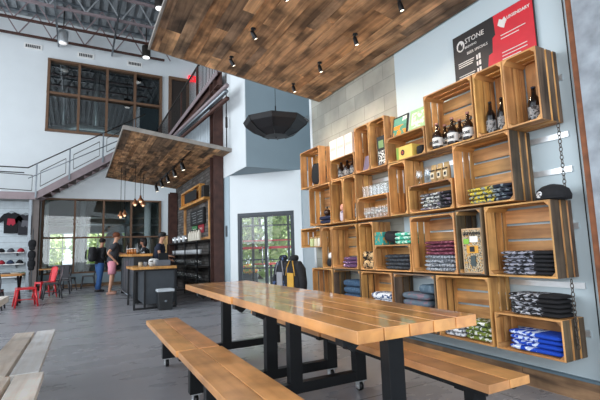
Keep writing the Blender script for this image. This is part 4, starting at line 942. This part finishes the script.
caps = [(-2.32, 1.36, BLACKC, 'black'), (-2.05, 1.36, plain('grey_cap', '#4b4d55', .9), 'grey'), (-1.76, 1.36, REDC, 'dark red'), (-2.3, .96, REDC, 'dark red'), (-2.05, .96, plain('blue_cap', '#2c3a52', .9), 'blue'), (-1.78, .96, BLACKC, 'black and white')]
for k, (x, z, m, c) in enumerate(caps):
    e = empty('baseball_cap', (x, 17.35, z), 0, '%s baseball cap on the %s shelf of the retail wall' % (c, 'upper' if z > 1.2 else 'middle'), 'cap', 'caps on the retail shelves')
    MB().loft([(0, 0, 0, .11, .1), (0, 0, .06, .105, .095), (0, 0, .12, .06, .06), (0, 0, .14, .01, .01)], 14).build('crown', m, e)
    MB().loft([(0, -.12, .0, .08, .09), (0, -.12, .012, .08, .09)], 14).build('peak', m if k != 5 else WHITE, e)
for k in range(5):
    b_ = folded('folded_garment', plain('garment%d' % k, ('#e0e0df', '#8b9aa5', '#3a3f49', '#c3b9a8', '#5c6a55')[k], .9), .26, .3, .14); b_.location = (-2.4+k*.27 - .3, 17.4, .53); b_.rotation_euler = (0, 0, PI/2)
    tag(b_, 'folded garment pile on the lower retail shelf, %s from the left' % ('first', 'second', 'third', 'fourth', 'fifth')[k], 'garment', 'garments on the lower retail shelf')
e = empty('hat_stand', (-1.42, 16.3, 0), 0, 'slim wire stand hung with black caps beside the steel post', 'hat stand')
e.location = (-1.36, 16.6, 0)
MB().tube([(0, 0, 0), (0, 0, 2.1)], .015).box(-.18, .18, -.15, .15, 0, .02).build('stand_pole', G_metal, e)
for z in (1.75, 1.35, 1.05): MB().tube([(0, 0, z), (0, -.1, z-.03)], .008).build('hook', G_metal, e)
for k, z in enumerate((1.48, 1.12, .82)):
    c = empty('baseball_cap', (-1.36, 16.44, z), 0, 'black cap hung on the wire stand, %s of the three' % ('top', 'middle', 'bottom')[k], 'cap', 'caps on the wire stand')
    MB().sup((0, 0, .13), (.12, .07, .14), .8, .9).build('crown', BLACKC, c); MB().sup((0, -.04, -.02), (.09, .03, .07), .8, .9).build('peak', BLACKC, c)
    MB().tube([(0, .07, .2), (0, .14, .2)], .006).build('strap_loop', BLACKC, c)
# ------------------------------------------------------------------ cafe tables and metal chairs on the left
def cafe_table(x, y, w, d, lab, h=.76):
    e = empty('cafe_table', (x, y, 0), 0, lab, 'table', 'small tables on the left')
    MB().box(-w/2, w/2, -d/2, d/2, h-.04, h, (1, .95, .9)).build('table_top', WOODO, e, bevel=.004)
    for sx in (-1, 1):
        MB().bar((sx*(w/2-.08), -d/2+.08, 0), (sx*(w/2-.08), d/2-.08, h-.05), .05, .03).bar((sx*(w/2-.08), d/2-.08, 0), (sx*(w/2-.08), -d/2+.08, h-.05), .05, .03).build('crossed_legs', K_metal, e)
    return e
cafe_table(-1.95, 12.6, 1.5, .8, 'oak-topped table with crossed steel legs at the left edge')
cafe_table(-.75, 16.8, .8, .7, 'small oak-topped table before the glazed screen')
def chair(x, y, rz, mat, lab, back=True):
    e = empty('metal_chair' if back else 'metal_stool', (x, y, 0), rz, lab, 'chair' if back else 'stool', 'metal cafe chairs')
    MB().box(-.19, .19, -.19, .19, .43, .45).box(-.2, .2, -.2, -.185, .40, .445).box(-.2, .2, .185, .2, .40, .445).box(-.2, -.185, -.2, .2, .40, .445).box(.185, .2, -.2, .2, .40, .445).build('seat', mat, e, bevel=.004)
    for sx in (-1, 1):
        for sy in (-1, 1): MB().tube([(sx*.17, sy*.17, .42), (sx*.23, sy*.23, 0)], [.028, .018], 8).build('leg', mat, e)
    if back: MB().tube([(-.17, .18, .43), (-.19, .23, .65), (-.16, .26, .83), (0, .27, .87), (.16, .26, .83), (.19, .23, .65), (.17, .18, .43)], .014).build('back_hoop', mat, e)
    mb = MB(); mb.add([(-.11, .19, .45), (.11, .19, .45), (.15, .265, .86), (-.15, .265, .86), (-.11, .2, .45), (.11, .2, .45), (.15, .275, .86), (-.15, .275, .86)], [(0, 1, 2, 3), (7, 6, 5, 4), (0, 4, 5, 1), (2, 6, 7, 3), (0, 3, 7, 4), (1, 5, 6, 2)])
    if back: mb.build('back_splat', mat, e)
    MB().tube([(-.2, -.2, .16), (.2, .2, .16)], .008).tube([(.2, -.2, .16), (-.2, .2, .16)], .008).build('cross_brace', mat, e)
    return e
GUN = plain('gunmetal_paint', '#4a4a4d', .35, .6)
chair(-1.08, 12.0, .2, REDP, 'low red metal stool in front of the oak-topped table', False)
chair(-.82, 14.2, -PI*.35, REDP, 'red metal chair with tall red back beside the grey chairs')
chair(-.62, 13.6, -PI*.45, GUN, 'dark grey metal chair in front of the red backed chair')
chair(-.42, 15.0, -PI*.5, GUN, 'dark grey metal chair just beyond the red backed chair')
chair(-1.7, 11.7, PI*1.0, GUN, 'dark grey metal chair pulled to the oak table at the left edge')
chair(.35, 16.9, -PI*.5, GUN, 'dark metal chair by the glazed screen behind the two men')
chair(-.3, 16.2, PI*.9, GUN, 'dark metal chair before the small table by the screen')
e = empty('track_rail', (2.3, 12.3, pz(2.3)-.012), 0, 'black lighting track under the bar canopy', 'lighting track')
MB().box(-.02, .02, -2.6, 2.6, -.004, .01).build('track_bar', K_metal, e)
# ------------------------------------------------------------------ people
def person(loc, rz, H, label, pose, skin, hair_m, top_m, bottom_m, shoe_m, shorts=False, long_sleeve=False, cap=None, long_hair=False, bag=None, apron=None):
    e = empty('person', loc, rz, label, 'person')
    P = {k: Vector(v)*H for k, v in pose.items()}
    V = []; Ed = []; Rr = []
    def nv(p, r, par=None):
        V.append(tuple(p)); Rr.append((r[0]*H, r[1]*H) if isinstance(r, tuple) else (r*H, r*H))
        if par is not None: Ed.append((par, len(V)-1))
        return len(V)-1
    pel = nv(P['pelvis'], (.062, .052)); wa = nv(P['waist'], (.06, .046), pel); ch = nv(P['chest'], (.07, .055), wa); nk = nv(P['neck'], .032, ch)
    hd = P['head']; f = P['face'].normalized()
    jaw = nv(P['neck'].lerp(hd, .45), .03, nk); sk = nv(hd, (.045, .048), jaw); cr = nv(hd+Vector((0, 0, .035*H)), .04, sk)
    nv(hd+f*.058*H-Vector((0, 0, .008*H)), .007, sk)                 # nose
    up = Vector((0, 0, 1)); sd = up.cross(f)
    for s in (-1, 1): nv(hd+sd*s*.047*H-Vector((0, 0, .006*H)), .008, sk)   # ears
    for s, n_ in ((-1, 'R'), (1, 'L')):
        sh = nv(P['sh'+n_], .03, ch); el = nv(P['el'+n_], .021, sh); wr = nv(P['wr'+n_], .015, el)
        a = (P['ha'+n_]-P['wr'+n_]).normalized(); pm = nv(P['wr'+n_]+a*.03*H, (.02, .012), wr)
        b = a.cross(up if abs(a.z) < .8 else f).normalized(); c = a.cross(b)
        for q, (o_, ln) in enumerate(((-.015, .042), (-.005, .048), (.005, .046), (.015, .036))):
            k1 = nv(P['wr'+n_]+a*(.05)*H+b*o_*H, .0055, pm); nv(P['wr'+n_]+a*(.05+ln*.9)*H+b*o_*H*1.2+c*.012*H, .004, k1)
        nv(P['wr'+n_]+a*.045*H-b*.032*H+c*.006*H, .006, pm)
        hp = nv(P['hip'+n_], .046, pel); kn = nv(P['kn'+n_], .031, hp); an = nv(P['an'+n_], .02, kn); nv(P['an'+n_]+Vector(P['toe'+n_]), .016, an)
    me = bpy.data.meshes.new('body'); me.from_pydata(V, Ed, []); o = bpy.data.objects.new('body', me); COL.objects.link(o); o.parent = e; me.materials.append(skin)
    sm = o.modifiers.new('skin', 'SKIN'); sm.use_smooth_shade = True
    if not me.skin_vertices: me.skin_vertices.new() if hasattr(me.skin_vertices, 'new') else None
    d = me.skin_vertices[0].data
    for i, r in enumerate(Rr): d[i].radius = r; d[i].use_root = (i == 0)
    sb = o.modifiers.new('smooth', 'SUBSURF'); sb.levels = 1; sb.render_levels = 2
    # eyes
    for s in (-1, 1): MB().sup(hd+f*.046*H+sd*s*.018*H+up*.006*H, (.006*H,)*3, 1, 1, 8, 6).build('eye', BLACK, e)
    # hair
    hb = hd-f*.012*H+up*.022*H
    mb = MB(); mb.sup(hb, (.058*H, .055*H, .048*H), .9, .9, 16, 8, jit=.03)
    if long_hair: mb.sup(hd-f*.045*H-up*.03*H, (.04*H, .055*H, .09*H), .9, .9, 12, 8, jit=.05)
    mb.build('hair', hair_m, e)
    if cap:
        mb = MB(); mb.sup(hd+up*.045*H, (.06*H, .056*H, .036*H), .9, .9); c_ = hd+f*.065*H+up*.035*H; mb.sup(c_, (.045*H, .04*H, .006*H), .8, .8)
        mb.build('cap', cap, e)
    # top: torso loft along the spine + sleeves
    tp = MB(); pts = [P['pelvis']-up*.02*H, P['pelvis']+up*.03*H, P['waist'], P['chest']-up*.02*H, P['chest']+up*.055*H, P['neck']-up*.02*H]
    rx = [.078, .076, .07, .083, .08, .04]; ry = [.098, .095, .088, .108, .112, .045]
    tp.loft([(p.x, p.y, p.z, a*H, b*H) for p, a, b in zip(pts, rx, ry)], 16)
    for n_ in 'RL':
        s0 = P['sh'+n_]; e0 = P['el'+n_]; w0 = P['wr'+n_]
        ins = s0.lerp(P['chest'], .35)
        if long_sleeve: tp.tube([ins, s0, e0, w0], [.045*H, .043*H, .033*H, .025*H], 10)
        else: tp.tube([ins, s0, s0.lerp(e0, .65)], [.045*H, .043*H, .038*H], 10)
    tp.build('shirt', top_m, e)
    bt = MB(); bt.loft([(P['pelvis'].x, P['pelvis'].y, P['pelvis'].z-.05*H, .07*H, .09*H), (P['pelvis'].x, P['pelvis'].y, P['pelvis'].z+.01*H, .074*H, .092*H)], 14)
    for n_ in 'RL':
        h0, k0, a0 = P['hip'+n_], P['kn'+n_], P['an'+n_]
        if shorts: bt.tube([h0+up*.03*H, h0.lerp(k0, .5), h0.lerp(k0, .82)], [.062*H, .06*H, .058*H], 12)
        else: bt.tube([h0+up*.03*H, h0.lerp(k0, .5), k0, k0.lerp(a0, .5), a0], [.062*H, .055*H, .043*H, .038*H, .035*H], 12)
    bt.build('shorts' if shorts else 'trousers', bottom_m, e)
    for n_ in 'RL':
        t_ = Vector(P['toe'+n_]); c_ = P['an'+n_]+t_*.45; a = math.atan2(t_.y, t_.x)
        m = MB(); m.sup((0, 0, 0), (.075*H, .028*H, .021*H), .5, .7, 14, 8); so = m.build('shoe', shoe_m, e); so.location = (c_.x, c_.y, .0215*H); so.rotation_euler = (0, 0, a)
    if apron: MB().loft([(P['pelvis'].x+.012*H, 0, P['pelvis'].z-.2*H, .085*H, .09*H), (P['waist'].x+.012*H, 0, P['chest'].z-.02*H, .088*H, .075*H)], 14).build('apron', apron, e)
    return e
def stand(lean=.0, **kw):
    p = dict(pelvis=(0, 0, .53), waist=(lean*.3, 0, .61), chest=(lean*.7, 0, .72), neck=(lean, 0, .835), head=(lean+.02+kw.pop('hx', 0), 0, .925), face=(1, 0, -.25),
             hipL=(0, .05, .5), hipR=(0, -.05, .5), knL=(.03, .055, .28), knR=(-.01, -.055, .28), anL=(-.01, .06, .045), anR=(-.04, -.06, .045), toeL=(.07, .01, -.02), toeR=(.07, -.01, -.02),
             shL=(lean*.85, .105, .795), shR=(lean*.85, -.105, .795))
    p.update(kw); return p
SKIN = plain('light_skin', '#c9967a', .55); SKIN2 = plain('tan_skin', '#a87860', .55)
p1 = stand(.05, elR=(-.09, -.14, .66), wrR=(.02, -.125, .54), haR=(.06, -.11, .5), elL=(.09, .13, .66), wrL=(.2, .09, .64), haL=(.26, .07, .645), face=(1, .05, -.5))
person((.9, 13.65, 0), .1, 1.84, 'man in a dark grey t-shirt and pink shorts leaning at the high counter', p1, SKIN, plain('auburn_hair', '#6b3b24', .8), plain('dark_grey_tee', '#35373d', .9), plain('pink_shorts', '#d58f9e', .9), plain('pale_sandal', '#b98d7c', .7), shorts=True)
p2 = stand(.03, elR=(-.03, -.16, .65), wrR=(.08, -.13, .56), haR=(.13, -.12, .55), elL=(.06, .15, .65), wrL=(.16, .1, .6), haL=(.2, .08, .6), face=(1, .4, -.3))
person((.62, 14.9, 0), .4, 1.72, 'man in a black jacket and blue jeans behind the man in pink shorts', p2, SKIN2, plain('dark_hair', '#1d1512', .8), BLACKC, plain('blue_jeans', '#2f568a', .9), plain('black_shoe', '#16161a', .5), long_sleeve=True)
e = empty('backpack', (.40, 14.72, 1.0), .4, 'black backpack worn by the man in blue jeans', 'backpack')
MB().sup((0, 0, .2), (.09, .15, .24), .5, .5).build('bag_body', BLACKC, e)
MB().sup((-.07, 0, .12), (.05, .1, .1), .5, .5).build('front_pocket', plain('dark_grey_nylon', '#26282d', .7), e)
p3 = stand(.06, elR=(.06, -.15, .67), wrR=(.2, -.12, .63), haR=(.27, -.1, .62), elL=(.08, .16, .66), wrL=(.17, .1, .57), haL=(.22, .06, .56), face=(1, -.3, -.2))
person((1.86, 11.6, 0), -.35, 1.72, 'bartender in a black cap and navy shirt reaching towards the shelves', p3, SKIN, BLACK, plain('navy_tee', '#1c2436', .9), BLACKC, BLACK, cap=BLACK, apron=BLACKC)
p4 = stand(.07, elR=(.07, -.15, .67), wrR=(.18, -.08, .62), haR=(.22, -.04, .62), elL=(.08, .14, .66), wrL=(.19, .07, .62), haL=(.24, .04, .62), face=(1, -.1, -.6))
person((1.95, 13.9, 0), PI*.95, 1.66, 'dark-haired bartender in a black and white top working behind the high counter', p4, SKIN2, plain('black_hair', '#17100e', .7), printed('black_white_top', '#2a2c31', '#d7dadc', 6, .55), BLACKC, BLACK, long_hair=True)
# ------------------------------------------------------------------ beyond the glass
def leafmat(name, c1, c2):
    m, N, L, b = newmat(name); n = N.new('ShaderNodeTexNoise'); n.inputs['Scale'].default_value = 3; t = N.new('ShaderNodeTexCoord'); L.new(t.outputs['Object'], n.inputs['Vector'])
    r = ramp(N, [(.35, lin(c1)), (.65, lin(c2))]); L.new(n.outputs['Fac'], r.inputs[0]); L.new(r.outputs[0], b.inputs['Base Color']); b.inputs['Roughness'].default_value = .6
    b.inputs['Transmission Weight'].default_value = 0; b.inputs['Subsurface Weight'].default_value = 0; return m
LEAF1 = leafmat('fresh_leaves', '#a3c46a', '#e6efb4'); LEAF2 = leafmat('deep_leaves', '#4f7a3c', '#8fb865'); BARK = plain('bark', '#5a4a3c', .9)
def tree(x, y, h, r, mat, lab, n=1500, ls=.2, z0=.6):
    e = empty('leafy_tree', (x, y, 0), 0, lab, 'tree', 'trees outside')
    MB().tube([(0, 0, 0), (.05, 0, z0), (0, .05, h*.7)], [.12, .1, .04]).build('trunk', BARK, e)
    vs = []; fs = []
    for k in range(n):
        a = random.uniform(0, 2*PI); p = math.acos(random.uniform(-1, 1)); q = random.uniform(.45, 1)**.5*(1+.2*math.sin(3*a+x))
        c = Vector((r*q*math.sin(p)*math.cos(a), r*q*math.sin(p)*math.sin(a), (h+z0*.3)/2+(h-z0*.3)/2*q*math.cos(p)))
        u = Vector([random.gauss(0, 1) for _ in range(3)]).normalized(); v = u.orthogonal().normalized()
        i = len(vs); s = ls*random.uniform(.6, 1.3); vs += [c-u*s, c+v*s*.5, c+u*s, c-v*s*.5]; fs.append((i, i+1, i+2, i+3))
    MB().add(vs, fs).build('foliage', mat, e, recalc=False)
for k, (x, y, h, r, m) in enumerate(((6.5, 15.6, 4.6, 1.4, LEAF1), (8.6, 16.2, 5.2, 1.7, LEAF1), (8.4, 13.0, 4.4, 1.5, LEAF1), (11.3, 21.5, 8, 2.9, LEAF2))):
    tree(x, y, h, r, m, 'leafy green tree outside the glazed door, %s' % ('left one', 'middle one', 'right one', 'tallest at the back')[k])
for k, (x, y, h, r, m) in enumerate(((-1.9, 27.5, 3.4, 1.4, LEAF1), (.9, 27.8, 3.2, 1.4, LEAF1), (3.8, 27.5, 3.6, 1.4, LEAF2))):
    tree(x, y, h, r, m, 'bright green bush seen through the rear room windows, %s' % ('left', 'middle', 'right')[k], z0=.3)
tag(MB().box(5.2, 12, 12.4, 25, .0, .02).build('patio_paving', plain('patio_concrete', '#c2c5c6', .6), origin=(8, 18, 0)), kind='structure')
bpy.data.objects['patio_paving'].name = 'floor_patio'
e = empty('patio_fence', (5.6, 12.6, 0), -.6, 'black steel fence with a red rail on the patio outside the door', 'fence')
mb = MB()
for k in range(4): mb.box(-1.8+k*1.2, -1.72+k*1.2, -.03, .03, 0, 2.3)
mb.build('fence_posts', K_metal, e)
MB().box(-1.8, 1.9, -.03, .03, 1.2, 1.28).box(-1.8, 1.9, -.03, .03, 1.45, 1.5).build('red_rail', REDP, e)
MB().box(-1.8, 1.9, -.03, .03, .55, .6).box(-1.8, 1.9, -.03, .03, 1.95, 2.0).build('black_rail', K_metal, e)
for k, (x, y) in enumerate(((5.5, 12.3), (6.8, 11.6))):
    e = empty('patio_table', (x, y, 0), .3, 'red-topped patio table outside the door, %s one' % ('left', 'right')[k], 'table', 'patio tables')
    MB().box(-.4, .4, -.35, .35, .7, .74).build('table_top', (REDP, WHITE)[k], e); MB().tube([(0, 0, 0), (0, 0, .7)], .04).box(-.25, .25, -.25, .25, 0, .03).build('pedestal', K_metal, e)
for k, (x, y) in enumerate(((4.9, 13.4), (6.7, 12.9))):
    e = empty('flower_planter', (x, y, 0), 0, 'planter with orange and yellow flowers outside the door, %s one' % ('left', 'right')[k], 'planter', 'planters outside')
    MB().box(-.5, .5, -.2, .2, 0, .4).build('planter_box', PANEL, e)
    MB().sup((0, 0, .5), (.5, .22, .18), .8, .6, 24, 10, jit=.25).build('flowers', printed('flower_mix', '#5e8f3c', '#e2a03a', 18, .52, -9, prt2='#c8402c'), e)
# rear room behind the glazed screen
mb = MB(); holed(mb, 1, 24, 24.2, -9, 9, 0, 4.2, [(-1.3, -.1, .7, 2.35), (.35, 1.45, .7, 2.35), (2.0, 3.4, .7, 2.35)]); struct('wall_rear_room', mb, plain('rear_room_grey', '#7d8583', .8))
struct('ceiling_rear_room', MB().box(-9, 5, 18.25, 24.2, 4.1, 4.2), plain('dark_green_soffit', '#24463e', .8))
struct('wall_rear_room_right', MB().box(4.9, 5.1, 18.25, 24, 0, 4.1), plain('rear_side_grey_right', '#6f7573', .8))
struct('wall_rear_room_left', MB().box(-5, -4.8, 18.25, 24, 0, 4.1), plain('rear_side_grey', '#6f7573', .8))
for i, (a, b_) in enumerate(((-1.3, -.1), (.35, 1.45), (2.0, 3.4))):
    f_ = struct('window_%d' % (i+3), MB().box(a, a+.05, 24, 24.2, .7, 2.35).box(b_-.05, b_, 24, 24.2, .7, 2.35).box(a+.05, b_-.05, 24, 24.2, 2.3, 2.35).box(a+.05, b_-.05, 24, 24.2, .7, .75).box((a+b_)/2-.02, (a+b_)/2+.02, 24, 24.2, .75, 2.3).box(a+.05, b_-.05, 24.05, 24.1, 1.55, 1.59), W_white)
for k, (x, y, r) in enumerate(((-1.15, 19.0, .08), (.15, 22.0, .13), (2.1, 21.5, .16), (2.7, 19.4, .15))):
    tag(MB().tube([(x, y, 0), (x, y, 4.1)], r, 14).build('round_column', (W_white, W_white, W_grey, W_white)[k], origin=(x, y, 0)), 'pale round column in the rear room, %s from the left' % ('first', 'second', 'third', 'fourth')[k], 'column', 'columns in the rear room')
for k, (z, y) in enumerate(((2.55, 21), (3.0, 22.5))):
    tag(MB().tube([(-2.5, y, z), (4.2, y, z)], .05, 8).tube([(-2, y, z), (-2, y, 4.1)], .012).tube([(3.6, y, z), (3.6, y, 4.1)], .012).build('overhead_pipe', S_metal, origin=(1, y, z)), 'white pipe running across the rear room, %s one' % ('lower', 'upper')[k], 'pipe', 'pipes in the rear room')
for k, (x, y, r) in enumerate(((1.45, 20.6, .4), (2.6, 22.4, .5))):
    e = empty('brewing_tank', (x, y, 0), 0, 'round steel brewing tank in the rear room, %s one' % ('left', 'right')[k], 'tank', 'tanks in the rear room')
    MB().lathe([(.1, .35), (r, .8), (r, 2.0), (r*.6, 2.2), (.06, 2.25)], n=20).build('tank_shell', G_metal, e)
    for a in (0, 2.1, 4.2): MB().tube([(r*.8*math.cos(a), r*.8*math.sin(a), .9), (r*.8*math.cos(a), r*.8*math.sin(a), 0)], .03).build('leg', G_metal, e)
